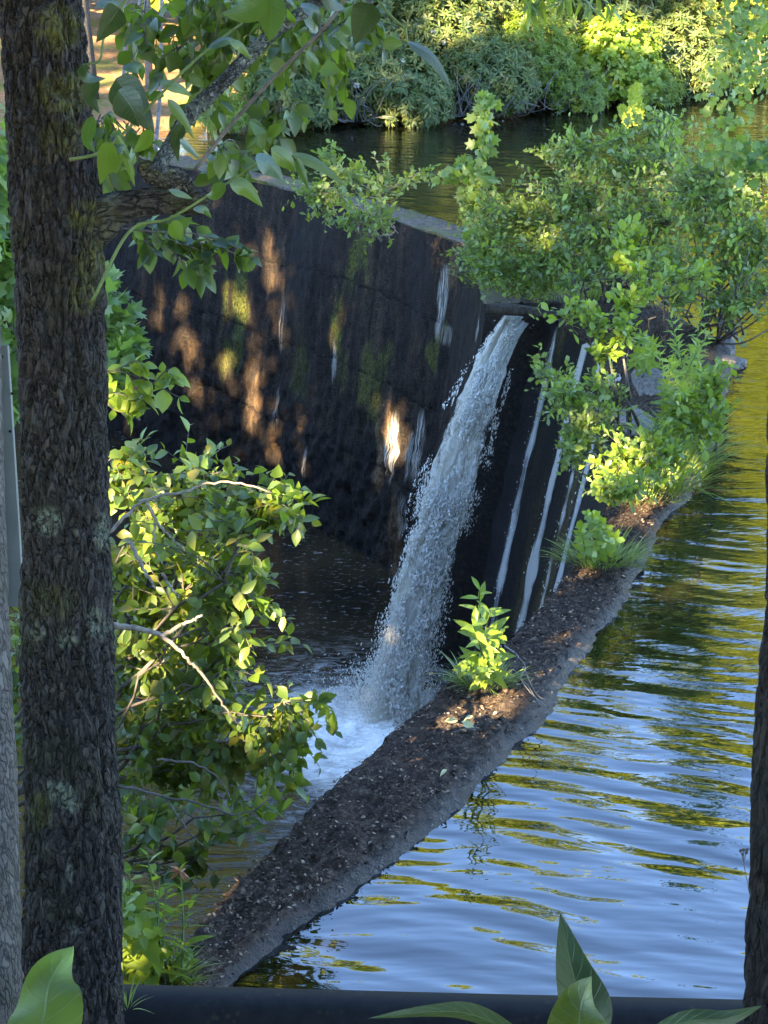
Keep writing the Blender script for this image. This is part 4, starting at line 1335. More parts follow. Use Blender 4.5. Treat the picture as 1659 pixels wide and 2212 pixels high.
TR_D = 4.3
tree = thing('tree', D(165, 2500, TR_D), 'big furrowed tree trunk on the left with a broken limb and lichen patches', 'tree')
trunk_part('trunk', [(72, -420, 88), (84, -150, 89), (91, 0, 90), (106, 220, 94), (119, 430, 100), (130, 700, 95), (138, 1000, 98), (146, 1400, 103), (152, 1700, 104), (157, 2000, 108), (162, 2212, 113), (166, 2500, 122), (168, 2800, 150)],
           TR_D, MAT_TRUNK, tree,
           lichen=[(105, 1125, 32, 32, 1), (222, 1150, 18, 40, 1), (145, 1380, 26, 20, .6), (215, 1355, 26, 24, .6), (82, 1365, 18, 22, .6), (130, 1710, 36, 26, 1), (150, 1740, 22, 18, 1), (205, 1330, 20, 20, .7), (160, 2010, 10, 10, .8), (150, 1880, 10, 30, .6), (230, 780, 8, 40, .5), (150, 230, 12, 30, .5)],
           moss=[(125, 60, 50, 50, .9), (140, 200, 60, 50, .8), (200, 560, 40, 60, .6), (195, 470, 50, 40, .7), (185, 640, 35, 40, .6), (85, 1750, 30, 40, .5), (120, 1300, 50, 40, .3), (140, 300, 60, 40, .5)],
           extra_top=(D(60, -900, TR_D), 0.10))
# limb with a flared collar and a broken end
lp_ = [(150, 520, 40), (190, 492, 52), (225, 466, 47), (250, 453, 39), (278, 444, 34), (320, 437, 31), (370, 434, 30), (415, 434, 30), (446, 438, 27), (455, 440, 17), (457, 441, 3)]
trunk_part('limb', lp_, TR_D, MAT_LIMB, tree, n=180, m_=80, amp=0.007, seed=21, sz=0.3,
           lichen=[(360, 400, 60, 12, .7), (240, 430, 20, 20, .4)], moss=[(225, 480, 40, 50, .3)])
knob = [(300, 372, 3), (308, 366, 17), (325, 372, 26), (350, 380, 27), (380, 388, 25), (402, 398, 22), (410, 415, 12), (411, 424, 3)]
trunk_part('burl', knob, TR_D - 0.02, MAT_BRANCH, tree, n=90, m_=70, amp=0.011, seed=33, sz=1.0, lichen=[(345, 370, 40, 20, .9)], moss=[(330, 360, 30, 20, .6)])
trunk_part('branch', [(338, 382, 22), (352, 345, 19), (375, 300, 17), (405, 255, 17), (440, 218, 17), (490, 170, 17), (540, 118, 16), (590, 72, 15), (640, 38, 14), (690, 0, 13), (760, -60, 11), (900, -180, 7)], lambda y: TR_D - 0.05 + (380 - y) * 0.0012, MAT_BRANCH, tree, n=240, m_=60,
           amp=0.007, seed=41, sz=1.0, lichen=[(420, 240, 40, 40, .8), (560, 110, 60, 60, .9), (640, 40, 50, 40, 1), (360, 330, 20, 40, .5)])
t = Tubes()
tw = spline([D(x, y, 4.0) for x, y in ((420, 368), (470, 305), (560, 200), (640, 120), (700, 60), (745, 0), (800, -90))], 40)
t.add(tw, np.linspace(0.0052, 0.0042, 40), 7)
t.build('branch', MAT_TWIG, tree)
# foliage hanging from the lichened branch
regs = [(640, 110, 4.9, 90, 70), (720, 150, 5.1, 60, 90), (560, 60, 5.0, 80, 60), (480, 110, 5.2, 60, 60), (470, 30, 5.2, 70, 40), (780, 70, 5.3, 50, 60), (440, 200, 5.3, 50, 50), (610, 280, 5.0, 60, 35), (500, 350, 4.6, 35, 25), (310, 120, 5.4, 50, 90), (280, 340, 5.2, 60, 60), (230, 330, 5.4, 30, 60), (420, 60, 5.4, 60, 60), (400, 150, 5.3, 60, 50)]
lps, lds, lns, lss = [], [], [], []
t = Tubes()
for (x, y, d, rx, ry) in regs:
    for s in range(9):
        a = D(x + RNG.uniform(-rx, rx) * 0.6, y - ry - RNG.uniform(0, 30), d + RNG.uniform(-.2, .2))
        e = D(x + RNG.uniform(-rx, rx), y + RNG.uniform(-ry, ry), d + RNG.uniform(-.3, .3))
        p = bez(a, (a + e) / 2 + RNG.standard_normal(3) * 0.04, e, 8)
        t.add(p, np.linspace(0.0026, 0.0010, 8), 4, cap=False)
        n = 6
        tt = np.linspace(0.35, 1, n)
        for j, u_ in enumerate(tt):
            q = np.array([np.interp(u_, np.linspace(0, 1, 8), p[:, k]) for k in range(3)])
            lps.append(q); lds.append(unit(e - a) * 0.5 + RNG.standard_normal(3) * 0.5 + np.array([0, 0, -0.5])); lns.append(RNG.standard_normal(3) * 0.6 + np.array([0, -0.7, 0.5])); lss.append(RNG.uniform(0.05, 0.085))
t.build('twig', MAT_TWIG, tree)
leaves_obj('foliage', lps, lds, lns, lss, T_OVATE_HI, L_OAK, tree)

# a lower spray hanging under the limb
def spray(name, label, strands, leaf, mat, cat='branch', tm=T_OVATE_HI, n=9, r=0.0035, droop=-0.3, group=None, bark=MAT_TWIG):
    root = thing(name, D(*strands[0][0]), label, cat, group)
    t = Tubes()
    lp, ld, ln, ls = [], [], [], []
    for st in strands:
        p = spline([D(*q) for q in st], 24)
        t.add(p, np.linspace(r, r * 0.35, 24), 5)
        k = n if not isinstance(n, (list, tuple)) else n[0]
        for j, u_ in enumerate(np.linspace(0.15, 1, k)):
            i = min(int(u_ * 23), 22)
            q = p[i]; tg = unit(p[i + 1] - p[i])
            for s in (-1, 1):
                sd = unit(np.cross(tg, CF)) * s
                lp.append(q); ld.append(tg * RNG.uniform(.3, 1) + sd * RNG.uniform(.4, 1) + RNG.standard_normal(3) * 0.3 + np.array([0, 0, droop]))
                ln.append(-CF * 0.5 + np.array([0, 0, 0.9]) + RNG.standard_normal(3) * 0.45); ls.append(leaf * RNG.uniform(0.5, 1.2))
    t.build('twig', bark, root)
    leaves_obj('foliage', lp, ld, ln, ls, tm, mat, root)
    return root


spray('hanging_spray', 'drooping leafy spray hanging just below the broken limb in front of the dark wall',
      [[(250, 492, 5.6), (330, 500, 5.6), (420, 505, 5.6), (500, 530, 5.6), (548, 560, 5.6)], [(330, 500, 5.6), (370, 540, 5.6), (420, 600, 5.6)], [(420, 505, 5.6), (440, 545, 5.6), (440, 600, 5.6)], [(280, 495, 5.7), (310, 520, 5.7), (325, 545, 5.7)], [(440, 510, 5.6), (500, 545, 5.6), (520, 550, 5.6)], [(320, 498, 5.6), (400, 530, 5.6), (460, 545, 5.6)], [(360, 500, 5.7), (395, 560, 5.7), (435, 590, 5.7)], [(300, 490, 5.7), (350, 480, 5.7), (430, 490, 5.7)]],
      0.075, L_OAK, n=7)
spray('hanging_spray', 'lime green leafy spray beside the trunk above the sunlit bush',
      [[(205, 800, 6.0), (270, 805, 6.0), (330, 830, 6.0), (395, 862, 6.0)], [(250, 800, 6.0), (290, 780, 6.0), (310, 790, 6.0)], [(330, 830, 6.0), (360, 800, 6.0), (375, 815, 6.0)], [(220, 830, 6.0), (240, 880, 6.0), (280, 895, 6.0)], [(280, 812, 6.0), (300, 850, 6.0), (310, 865, 6.0)], [(205, 870, 6.0), (250, 850, 6.0), (300, 870, 6.0)]], 0.085, L_LIGHT, n=5)

def crown_part(parent, blobs, n, leaf, mat):
    pos, out = [], []
    for c, rr in blobs:
        u = unit(RNG.standard_normal((n, 3)))
        pos.append(np.array(c) + u * np.array(rr) * (RNG.random(n) ** 0.4)[:, None]); out.append(u)
    pos = np.concatenate(pos); out = np.concatenate(out)
    keep = np.ones(len(pos), bool)
    for tp, tr, pr in TUNNELS:
        w_ = pos - tp
        al = w_ @ SUN
        keep &= ~((np.linalg.norm(w_ - al[:, None] * SUN, axis=1) < tr) & (al > 0) & (RNG.random(len(pos)) < pr))
    pos, out = pos[keep], out[keep]; k = len(pos)
    leaves_obj('crown', pos, out + RNG.standard_normal((k, 3)) * 0.7, RNG.standard_normal((k, 3)) * 0.7 + np.array([0, 0, 1]), leaf * RNG.uniform(0.6, 1.3, k), T_CLUMP, mat, parent)



# right hand trunk at the frame edge
rt = thing('tree', D(1740, 2600, 3.9), 'dark tree trunk cut off by the right edge of the picture', 'tree')
trunk_part('trunk', [(1835, -400, 110), (1810, 300, 118), (1785, 900, 124), (1768, 1250, 110), (1756, 1500, 121), (1748, 1700, 124), (1740, 1900, 125), (1731, 2050, 126), (1728, 2212, 123), (1730, 2600, 135)], 3.9, MAT_DARKTRUNK, rt, amp=0.014, seed=51, sz=0.22,
           extra_top=(D(1850, -900, 3.9), 0.11))
t = Tubes(); a = D(1618, 1900, 3.85)
t.add(spline([D(1622, 1935, 3.85), D(1609, 1880, 3.85), D(1605, 1845, 3.85)], 10), 0.0012, 4)
for x, y in ((1600, 1838), (1606, 1836), (1612, 1842), (1604, 1846), (1614, 1836)):
    t.add(np.array([D(1606, 1862, 3.85), D(x, y, 3.85)]), 0.0009, 4)
    c = D(x, y, 3.85); t.add(np.array([c - [0, 0, .004], c + [0, 0, .001], c + [0, 0, .004]]), [0.002, 0.005, 0.002], 6)
o = t.build('dry_weed', MAT_TWIG); tag(o, 'tiny dry brown seed head beside the right trunk', 'weed')

# grey post and sign board at the left edge
pt = thing('tree', D(-60, 2600, 5.0), 'slim pale grey trunk at the left edge under the grey board', 'tree')
trunk_part('trunk', [(-150, -900, 80), (-128, -300, 90), (-112, 200, 94), (-98, 700, 96), (-90, 1000, 97), (-80, 1300, 98), (-70, 1600, 102), (-62, 1900, 104), (-60, 2212, 110), (-58, 2700, 125)], 5.0, MAT_GREYTRUNK, pt, amp=0.006, seed=71, n=200, m_=60)


def board_mat():
    m = M('painted_board')
    n = m.noise(m.objc(), 6, 4, 0.6)
    c = m.ramp(n, [(0.3, (0.13, 0.13, 0.11)), (0.7, (0.17, 0.17, 0.145))])
    return m.done(m.principled(c, 0.6, 0.3))


def prism(name, front, thick, mat, parent, bevel=0.002):
    f = np.array(front)
    nn = unit(np.cross(f[1] - f[0], f[2] - f[0]))
    if nn @ CF < 0: nn = -nn
    bm_ = bmesh.new()
    va = [bm_.verts.new(p - org(parent)) for p in f]; vb = [bm_.verts.new(p + nn * thick - org(parent)) for p in f]
    k = len(f)
    bm_.faces.new(va); bm_.faces.new(vb[::-1])
    for i in range(k): bm_.faces.new([va[i], vb[i], vb[(i + 1) % k], va[(i + 1) % k]])
    bmesh.ops.recalc_face_normals(bm_, faces=bm_.faces)
    bmesh.ops.bevel(bm_, geom=bm_.edges[:], offset=bevel, segments=1, affect='EDGES')
    me_ = bpy.data.meshes.new(name); bm_.to_mesh(me_); bm_.free()
    return link(name, me_, mat, parent)


bd = thing('sign_board', D(0, 1300, 5.12), 'plain pale grey board edge fixed behind the slim trunk at the left', 'board')
prism('panel', [D(-260, 742, 5.12), D(17, 745, 5.12), D(52, 1312, 5.12), D(-240, 1300, 5.12)], 0.02, board_mat(), bd)
for x, y in ((4, 770), (26, 850), (22, 932)):
    t = Tubes(); c = D(x, y, 5.115); t.add(np.array([c + CF * 0.004, c - CF * 0.002]), [0.0045, 0.0045], 8)
    t.build('nail', MAT_DARKTRUNK, bd)

# rail
def rail_mat():
    m = M('dark_pipe_paint')
    n = m.noise(m.objc(), 30, 5, 0.65)
    sp = m.n('TexVoronoi'); m.l(m.objc(), sp.inputs['Vector']); sp.inputs['Scale'].default_value = 34
    ring = m.ramp(sp.outputs['Distance'], [(0.18, 1.0), (0.30, 0.0)])
    gate = m.ramp(m.noise(m.objc(), 4.5, 3), [(0.52, 0.0), (0.62, 1.0)])
    c = m.mix(m.ramp(n, [(0.35, 0.0), (0.7, 1.0)]), (0.007, 0.007, 0.007), (0.016, 0.0155, 0.015))
    c = m.mix(m.math('MULTIPLY', m.math('MULTIPLY', ring, gate), 0.55), c, (0.04, 0.034, 0.018))
    return m.done(m.principled(c, m.ramp(n, [(0.3, 0.55), (0.7, 0.75)]), 0.14, m.bump(n, 0.15, 0.004)))


rl = thing('rail', D(900, 2212, 4.5), 'thick dark grey pipe rail along the bottom between the two trunks', 'rail')
t = Tubes()
t.add(resample([D(120, 2191, 4.62), D(265, 2195, 4.62), D(1000, 2215, 4.6), D(1620, 2229, 4.6), D(2100, 2238, 4.6)], 60), 0.088, 40)
t.build('pipe', rail_mat(), rl)
for x in (150, 2060):
    t = Tubes(); c = D(x, 2212, 4.62); t.add(np.array([c, c - np.array([0, 0, 1.4])]), 0.07, 24); t.build('post', rail_mat(), rl)

# ================================================================== close leaves
hb = thing('leafy_branch', D(420, -60, 3.0), 'close thin branch with large drooping leaves across the upper left', 'branch')
t = Tubes()
for pts in ([(200, 650, 3.0), (280, 500, 3.0), (370, 470, 3.0), (480, 402, 3.0), (560, 352, 3.0)], [(150, 345, 3.1), (215, 330, 3.1), (270, 285, 3.1), (330, 222, 3.1), (400, 150, 3.1), (470, 90, 3.1), (560, 20, 3.1), (640, -60, 3.1)],
            [(300, -60, 3.2), (255, 30, 3.2), (225, 80, 3.2), (215, 130, 3.2), (180, 140, 3.2)], [(540, -80, 3.0), (580, -20, 3.0)], [(830, -60, 3.0), (800, 0, 3.0)], [(560, 352, 3.0), (600, 340, 3.0), (640, 338, 3.0)], [(875, 60, 3.0), (880, 92, 3.0)], [(770, -60, 3.0), (840, 30, 3.0), (875, 60, 3.0)]):
    t.add(spline([D(*p) for p in pts], 30), np.linspace(0.0034, 0.0020, 30), 6)
t.build('twig', MAT_STEM_GREEN, hb)
LEAVES = [
    ([(258, 18), (240, 45), (207, 92)], 27, NL_DARK, .3), ([(583, -10), (586, 40), (582, 92)], 33, NL_MID, .1), ([(800, 8), (785, 45), (765, 98)], 32, NL_DARK, .2),
    ([(575, -5), (530, 25), (478, 30)], 26, NL_MID, .3), ([(250, 170), (285, 215), (335, 290)], 40, NL_DARK, .15), ([(255, 195), (285, 235), (300, 275)], 34, NL_DARK, .3),
    ([(238, 308), (228, 350), (216, 400)], 21, NL_LIME, .2), ([(345, 178), (385, 188), (415, 208)], 14, NL_LIME, .4), ([(362, 215), (392, 250), (420, 302)], 12, NL_LIME, .5),
    ([(552, 345), (585, 358), (612, 392)], 24, NL_BLUE, .3), ([(585, 322), (620, 345), (640, 372)], 20, NL_LIME, .3), ([(572, 332), (578, 340), (590, 352)], 14, NL_LIME, .3),
    ([(630, 332), (690, 355), (752, 406)], 14, NL_LIME, .5), ([(640, 340), (655, 375), (668, 410)], 10, NL_MID, .5), ([(495, 396), (530, 405), (568, 448)], 20, NL_LIME, .2), ([(420, 455), (440, 452), (458, 472)], 11, NL_MID, .3),
    ([(365, 412), (392, 418), (417, 430)], 9, NL_MID, .4), ([(372, 478), (385, 505), (392, 520)], 17, NL_LIME, .3), ([(252, 290), (275, 345), (292, 405)], 10, NL_LIME, .5), ([(388, 302), (410, 320), (432, 346)], 9, NL_BLUE, .4),
    ([(483, 395), (462, 420), (445, 422)], 14, NL_MID, .4), ([(205, 160), (195, 205), (215, 245)], 17, NL_DARK, .3), ([(178, 140), (190, 165), (228, 170)], 15, NL_DARK, .3), ([(495, 90), (520, 100), (542, 128)], 13, NL_LIME, .4),
    ([(880, 90), (935, 125), (975, 192)], 15, NL_DARK, .6), ([(660, 110), (682, 140), (675, 180)], 11, NL_MID, .5), ([(395, 270), (380, 300), (385, 350)], 14, NL_DARK, .3), ([(700, -15), (720, 5), (745, 18)], 20, NL_DARK, .3),
    ([(200, 250), (190, 300), (205, 330)], 14, NL_MID, .4), ([(240, 330), (262, 320), (280, 345)], 13, NL_MID, .4), ([(325, 280), (310, 310), (285, 330)], 14, NL_LIME, .4), ([(265, 150), (300, 145), (308, 175)], 14, NL_MID, .3),
    ([(450, 105), (490, 85), (520, 95)], 12, NL_MID, .4), ([(650, 15), (680, 25), (690, 60)], 18, NL_DARK, .4), ([(210, 15), (235, 5), (262, 10)], 13, NL_MID, .3),
]
for k, (pts, hw, mt, rl_) in enumerate(LEAVES):
    d = 3.0 + 0.25 * ((k * 37) % 10 / 10.0 - 0.5)
    big_leaf('leaf', [(x, y, d + 0.03 * i) for i, (x, y) in enumerate(pts)], hw, mt, hb, rl_)

sp = thing('sapling', D(80, 2700, 2.1), 'bright lime green close leaf at the bottom left corner in front of the trunk', 'sapling')
big_leaf('leaf', [(60, 2330, 2.0), (95, 2200, 2.05), (112, 2110, 2.1), (160, 2043, 2.15)], 82, near_leaf_mat('near_leaf_bright', (0.085, 0.16, 0.025), (0.14, 0.22, 0.05), (0.22, 0.34, 0.03), 0.55), sp, 0.1, 0.15, 24, 11)
t = Tubes(); t.add(spline([D(60, 2330, 2.0), D(70, 2500, 2.05), D(80, 2700, 2.1)], 10), 0.003, 6); t.build('stem', MAT_STEM_GREEN, sp)
NL_DEEP = near_leaf_mat('near_leaf_deep', (0.022, 0.042, 0.014), (0.09, 0.13, 0.06), (0.03, 0.06, 0.010), 0.3)
sp = thing('sapling', D(1260, 2700, 2.2), 'close sapling top with tall pointed dark leaf and lime leaf over the rail', 'sapling')
big_leaf('leaf', [(1275, 2260, 2.2), (1262, 2180, 2.2), (1235, 2090, 2.22), (1210, 1972, 2.25)], 56, NL_DEEP, sp, 0.25, 0.3, 24, 11)
big_leaf('leaf', [(1245, 2320, 2.1), (1248, 2230, 2.12), (1255, 2165, 2.15), (1278, 2108, 2.2)], 68, near_leaf_mat('near_leaf_yellow', (0.06, 0.095, 0.006), (0.10, 0.14, 0.012), (0.17, 0.22, 0.008), 0.5), sp, 0.15, 0.2, 24, 11)
big_leaf('leaf', [(1130, 2240, 2.25), (1020, 2192, 2.22), (930, 2186, 2.2), (795, 2200, 2.18)], 22, NL_DEEP, sp, 0.4, 0.3, 20, 9)
big_leaf('leaf', [(1400, 2235, 2.25), (1490, 2206, 2.22), (1570, 2200, 2.2), (1648, 2172, 2.18)], 22, NL_DEEP, sp, 0.4, 0.3, 20, 9)
t = Tubes()
for pts in ([(1245, 2320), (1255, 2500), (1260, 2700)], [(1275, 2260), (1262, 2330), (1256, 2420)], [(1130, 2240), (1200, 2300), (1256, 2420)], [(1400, 2235), (1320, 2300), (1256, 2420)]):
    t.add(spline([D(x, y, 2.2) for x, y in pts], 12), 0.003, 6)
t.build('stem', MAT_STEM_GREEN, sp)

# ================================================================== mid-distance plants
shrub('shrub', 'large sunlit shrub with pale bent branches right of the big trunk', 'shrub', D(40, 1750, 8.0),
      [blob(400, 1060, 7.6, 190, 100, .5), (blob(560, 1090, 7.5, 120, 75, .4)), blob(380, 1250, 7.9, 180, 110, .5), blob(520, 1260, 7.6, 90, 80, .4), blob(330, 1420, 8.0, 130, 130, .5), blob(500, 1420, 7.7, 70, 80, .3), blob(640, 1075, 7.4, 50, 55, .25),
       blob(480, 1570, 7.8, 190, 90, .4), blob(630, 1610, 7.6, 85, 75, .35), blob(330, 1620, 8.0, 110, 110, .4), blob(470, 1660, 7.9, 160, 60, .35), blob(280, 1000, 7.8, 60, 60, .4), blob(670, 1520, 7.5, 28, 28, .15)],
      nst=18, ntw=660, nlv=8, leaf=0.074, tm=T_OVATE_HI, lm=L_ALDER, r0=0.012, up=0.25, sag=0.12, bm=MAT_TWIG)
PB = spray('shrub', 'bare pale crooked branches showing inside the sunlit shrub', [[(230, 1150, 7.1), (275, 1085, 7.1), (310, 1072, 7.1), (345, 1130, 7.1), (385, 1180, 7.1)]], 0.05, L_ALDER, cat='branch', n=2) if False else None
bb = thing('bare_branch', D(200, 1150, 7.1), 'pale bent bare branches lit by the sun in the middle of the shrub', 'branch')
for pts, r in (([(215, 1160), (240, 1145), (285, 1100), (310, 1082), (330, 1080)], .010), ([(300, 1085), (350, 1070), (400, 1062), (450, 1045), (520, 1045), (590, 1065)], .008), ([(318, 1085), (340, 1130), (370, 1160), (400, 1190)], .008), ([(335, 1130), (335, 1180), (350, 1220)], .006),
               ([(282, 1170), (300, 1210), (322, 1250), (335, 1272)], .011), ([(240, 1350), (300, 1358), (345, 1372), (385, 1402), (405, 1422)], .015), ([(345, 1376), (390, 1352), (435, 1330)], .012), ([(405, 1422), (440, 1460), (480, 1520), (520, 1570)], .008), ([(250, 1830), (262, 1780), (275, 1740), (290, 1712)], .004), ([(215, 1690), (270, 1700), (350, 1720), (430, 1735), (520, 1760), (590, 1722)], .008), ([(360, 1725), (400, 1790), (440, 1830)], .005), ([(340, 1640), (420, 1650), (480, 1690), (500, 1730)], .006), ([(350, 1240), (370, 1270), (385, 1290)], .008)):
    t = Tubes(); p = spline([D(x, y, 7.15) for x, y in pts], 26); p += RNG.standard_normal(p.shape) * 0.003
    t.add(p, np.linspace(r, r * 0.45, 26), 7); t.build('stick', MAT_TWIG_PALE if pts[0][1] < 1400 else MAT_TWIG, bb)
shrub('shrub', 'low dark leafy shrub overhanging the brown stream below the big shrub', 'shrub', D(120, 1950, 8.6),
      [blob(330, 1760, 8.4, 90, 55, .4), blob(480, 1790, 8.4, 90, 45, .3), blob(560, 1740, 8.3, 60, 40, .3), blob(400, 1860, 8.4, 70, 40, .3), blob(290, 1840, 8.4, 50, 60, .3)], nst=8, ntw=55, nlv=6, leaf=0.085, tm=T_OVATE_HI, lm=L_ALDER, r0=0.013, sag=0.1)

herb('leafy_weed', 'pale green upright weeds with pointed leaves beside the foot of the big trunk', P(335, 2130, 0.15),
     [D(320, 1850, 6.9), D(300, 1930, 6.9), D(345, 1900, 6.8), D(380, 1960, 6.9), D(285, 1990, 6.9), D(360, 1930, 7.0)], 0.17, 0.026, tm=leaf_tmpl(0.36, 0.4, 0.2, 0.25), lm=L_HERB, cat='weed', ang=0.15, taper=0.6)
herb('leafy_weed', 'shorter green weeds crowding against the trunk foot', P(285, 2110, 0.15), [D(268, 1930, 6.6), D(280, 1880, 6.7), D(295, 1960, 6.6), D(262, 1990, 6.6), D(305, 2010, 6.5)], 0.15, 0.025, tm=T_OVATE, lm=L_LIGHT, cat='weed', ang=0.3)
herb('leafy_weed', 'slender weed with a reddish bronze top near the end of the crest', P(385, 2100, 0.15), [D(388, 1880, 7.0), D(412, 1945, 7.0)], 0.15, 0.03, tm=leaf_tmpl(0.34, 0.4, 0.2, 0.25), lm=L_LIGHT, cat='weed', ang=0.3)
herb('leafy_weed', 'small broad leaved weed at the bottom end of the crest', P(395, 2110, 0.12), [D(392, 2060, 6.9), D(410, 2075, 6.9), D(365, 2060, 6.9)], 0.11, 0.02, tm=T_OVATE, lm=L_LIGHT, cat='weed')
o = leaves_obj('bronze_sprout', np.array([D(388, 1882, 7.0)] * 9), RNG.standard_normal((9, 3)) + np.array([0, 0, .7]), RNG.standard_normal((9, 3)) + np.array([0, -1, 1]), np.full(9, 0.055), T_LANCE, L_RED)
tag(o, 'reddish bronze young leaves topping the slender weed', 'leaf')
grass('grass_tuft', 'thick grass tuft beside the foot of the big trunk above the rail', P(330, 2125, 0.12), 380, 0.14, (0.17, 0.12))
grass('grass_tuft', 'small grass blades sticking out behind the rail against the trunk', D(275, 2180, 4.45), 14, 0.12, (0.02, 0.02))

CG = 'bushes growing on the dam'
shrub('bush', 'small pale bush sprouting from the top of the tall dark wall', 'bush', P(822, 512, 0.36),
      [blob(735, 375, 18.6, 70, 55, .5), blob(800, 410, 18.6, 75, 80, .5), blob(690, 430, 18.7, 70, 50, .4), blob(810, 480, 18.3, 45, 40, .3), blob(915, 378, 18.6, 55, 22, .3), blob(700, 340, 18.8, 30, 30, .2), blob(740, 480, 18.3, 50, 30, .3)], nst=10, ntw=190, nlv=9, leaf=0.082, group=CG, r0=0.012, bm=MAT_TWIG_PALE)
shrub('bush', 'round bush on the corner of the wall just above the log', 'bush', P(1110, 632, 0.15),
      [blob(1070, 520, 16.6, 85, 70, .5), blob(1120, 470, 16.8, 90, 70, .5), blob(1060, 590, 16.3, 60, 45, .3), blob(1180, 560, 16.3, 90, 70, .5), blob(1030, 450, 16.8, 45, 60, .4), blob(1120, 600, 16.2, 60, 35, .3)], nst=12, ntw=520, nlv=9, leaf=0.068, group=CG, r0=0.012)
shrub('bush', 'low dense bush hiding the square end of the tall wall just above the log', 'bush', P(1090, 625, 0.15),
      [blob(1065, 590, 17.1, 65, 36, .3), blob(1035, 555, 17.2, 40, 40, .3), blob(1110, 610, 17.0, 50, 26, .3), blob(1165, 620, 17.0, 50, 24, .3)], nst=8, ntw=240, nlv=8, leaf=0.062, group=CG, r0=0.008)
shrub('bush', 'biggest grey green bush rising behind the notch, pond behind it', 'bush', P(1330, 650, 0.2),
      [blob(1230, 430, 16.4, 120, 90, .6), blob(1330, 380, 16.4, 130, 100, .6), blob(1420, 340, 16.4, 110, 80, .6), blob(1300, 520, 16.0, 130, 90, .6), blob(1240, 320, 16.6, 70, 45, .4), blob(1330, 300, 16.6, 60, 40, .4), blob(1430, 270, 16.8, 70, 35, .4), blob(1200, 330, 16.8, 60, 20, .3), blob(1400, 480, 16.0, 100, 90, .5), blob(1310, 580, 15.8, 80, 45, .4), blob(1400, 590, 15.4, 80, 50, .4), blob(1240, 610, 15.6, 60, 30, .3), blob(1450, 400, 16.2, 80, 70, .5)], nst=26, ntw=840, nlv=9, leaf=0.075, group=CG, r0=0.018)
LEAN = shrub('bush', 'wide leaning bush at the right edge with bare stems over the pond', 'bush', P(1540, 722, 0.15),
      [blob(1520, 400, 15.2, 120, 90, .5), blob(1610, 520, 14.9, 90, 80, .5), blob(1590, 370, 15.2, 80, 70, .4), blob(1600, 450, 15.0, 100, 90, .5), blob(1500, 510, 15.0, 110, 90, .5), blob(1620, 560, 14.8, 80, 70, .5), blob(1540, 600, 14.8, 90, 60, .4), blob(1450, 590, 14.8, 70, 50, .4), blob(1650, 640, 14.6, 40, 40, .3), blob(1640, 360, 15, 50, 30, .3), blob(1480, 650, 14.6, 60, 40, .3), blob(1590, 670, 14.5, 60, 40, .3)], nst=24, ntw=660, nlv=8, leaf=0.075, group=CG, r0=0.016)
shrub('bush', 'bright round leaved sprig in front of the big bushes, left of the leaning stems', 'bush', P(1400, 790, 0.2),
      [blob(1450, 600, 13.6, 45, 28, .15), blob(1520, 590, 13.6, 35, 25, .15), blob(1410, 640, 13.6, 30, 25, .15), blob(1380, 600, 13.9, 20, 60, .15), blob(1360, 500, 14.4, 50, 35, .2), blob(1345, 560, 14.2, 40, 40, .2)], nst=9, ntw=80, nlv=7, leaf=0.092, group=CG, r0=0.012, lm=L_HERB)
shrub('bush', 'open twiggy bush hanging over the trickles on the curving face', 'bush', P(1318, 955, 0.15),
      [blob(1200, 860, 12.5, 60, 80, .4), blob(1260, 900, 12.4, 70, 80, .4), blob(1160, 800, 12.7, 40, 25, .2), blob(1310, 850, 12.6, 60, 80, .4), blob(1240, 960, 12.2, 45, 45, .3), blob(1220, 1000, 12.1, 30, 30, .2)], nst=10, ntw=240, nlv=8, leaf=0.062, group=CG, r0=0.010)
STEMMY = shrub('bush', 'leafy arching sprig with round leaves just right of the log', 'bush', P(1330, 940, 0.2),
      [blob(1225, 668, 12.9, 55, 28, .15), blob(1285, 700, 12.8, 60, 35, .2), blob(1340, 720, 12.8, 50, 40, .2), blob(1360, 650, 12.9, 35, 30, .2), blob(1300, 760, 12.7, 40, 30, .2)], nst=7, ntw=90, nlv=8, leaf=0.078, group=CG, r0=0.014, lm=L_HERB)
for (x0, x1, y0, y1) in ((1335, 1318, 960, 780), (1360, 1345, 950, 760), (1388, 1330, 940, 830)):
    t = Tubes(); p = spline([P(x0, y0, 0.15), D((x0 + x1) / 2 + 6, (y0 + y1) / 2, 12.6), D(x1, y1, 12.7)], 14)
    t.add(p, np.linspace(0.018, 0.008, 14), 6); t.build('stem', MAT_TWIG, STEMMY)

for (x1, y1, x2, y2) in ((1600, 690, 1668, 625), (1615, 705, 1690, 650), (1590, 640, 1650, 560), (1625, 680, 1700, 600), (1570, 680, 1600, 590), (1605, 740, 1680, 700), (1580, 650, 1620, 540)):
    t = Tubes(); t.add(spline([P(1548, 742, 0.1), D(x1, y1, 14.6), D(x2, y2, 14.5)], 16), np.linspace(0.012, 0.005, 16), 5); t.build('stem', MAT_TWIG, LEAN)
herb('tall_weed', 'tall upright spiky weeds with narrow bright leaves at the right of the crest', P(1475, 960, 0.2),
     [D(1450, 690, 12.2), D(1520, 655, 12.3), D(1425, 770, 12.2), D(1490, 800, 12.2), D(1460, 740, 12.3), D(1505, 745, 12.2), D(1440, 830, 12.0), D(1520, 800, 11.6), D(1475, 850, 11.5), D(1535, 720, 11.8), D(1445, 780, 11.6)], 0.14, 0.024, tm=T_LANCE, cat='weed', ang=0.35, t0=0.1)
herb('tall_weed', 'small clump of spiky weeds on the crest left of the tall ones', P(1398, 815, 0.25), [D(1385, 730, 13.4), D(1405, 740, 13.4), D(1395, 770, 13.4), D(1412, 760, 13.4)], 0.14, 0.035, tm=T_LANCE, cat='weed', ang=0.5)
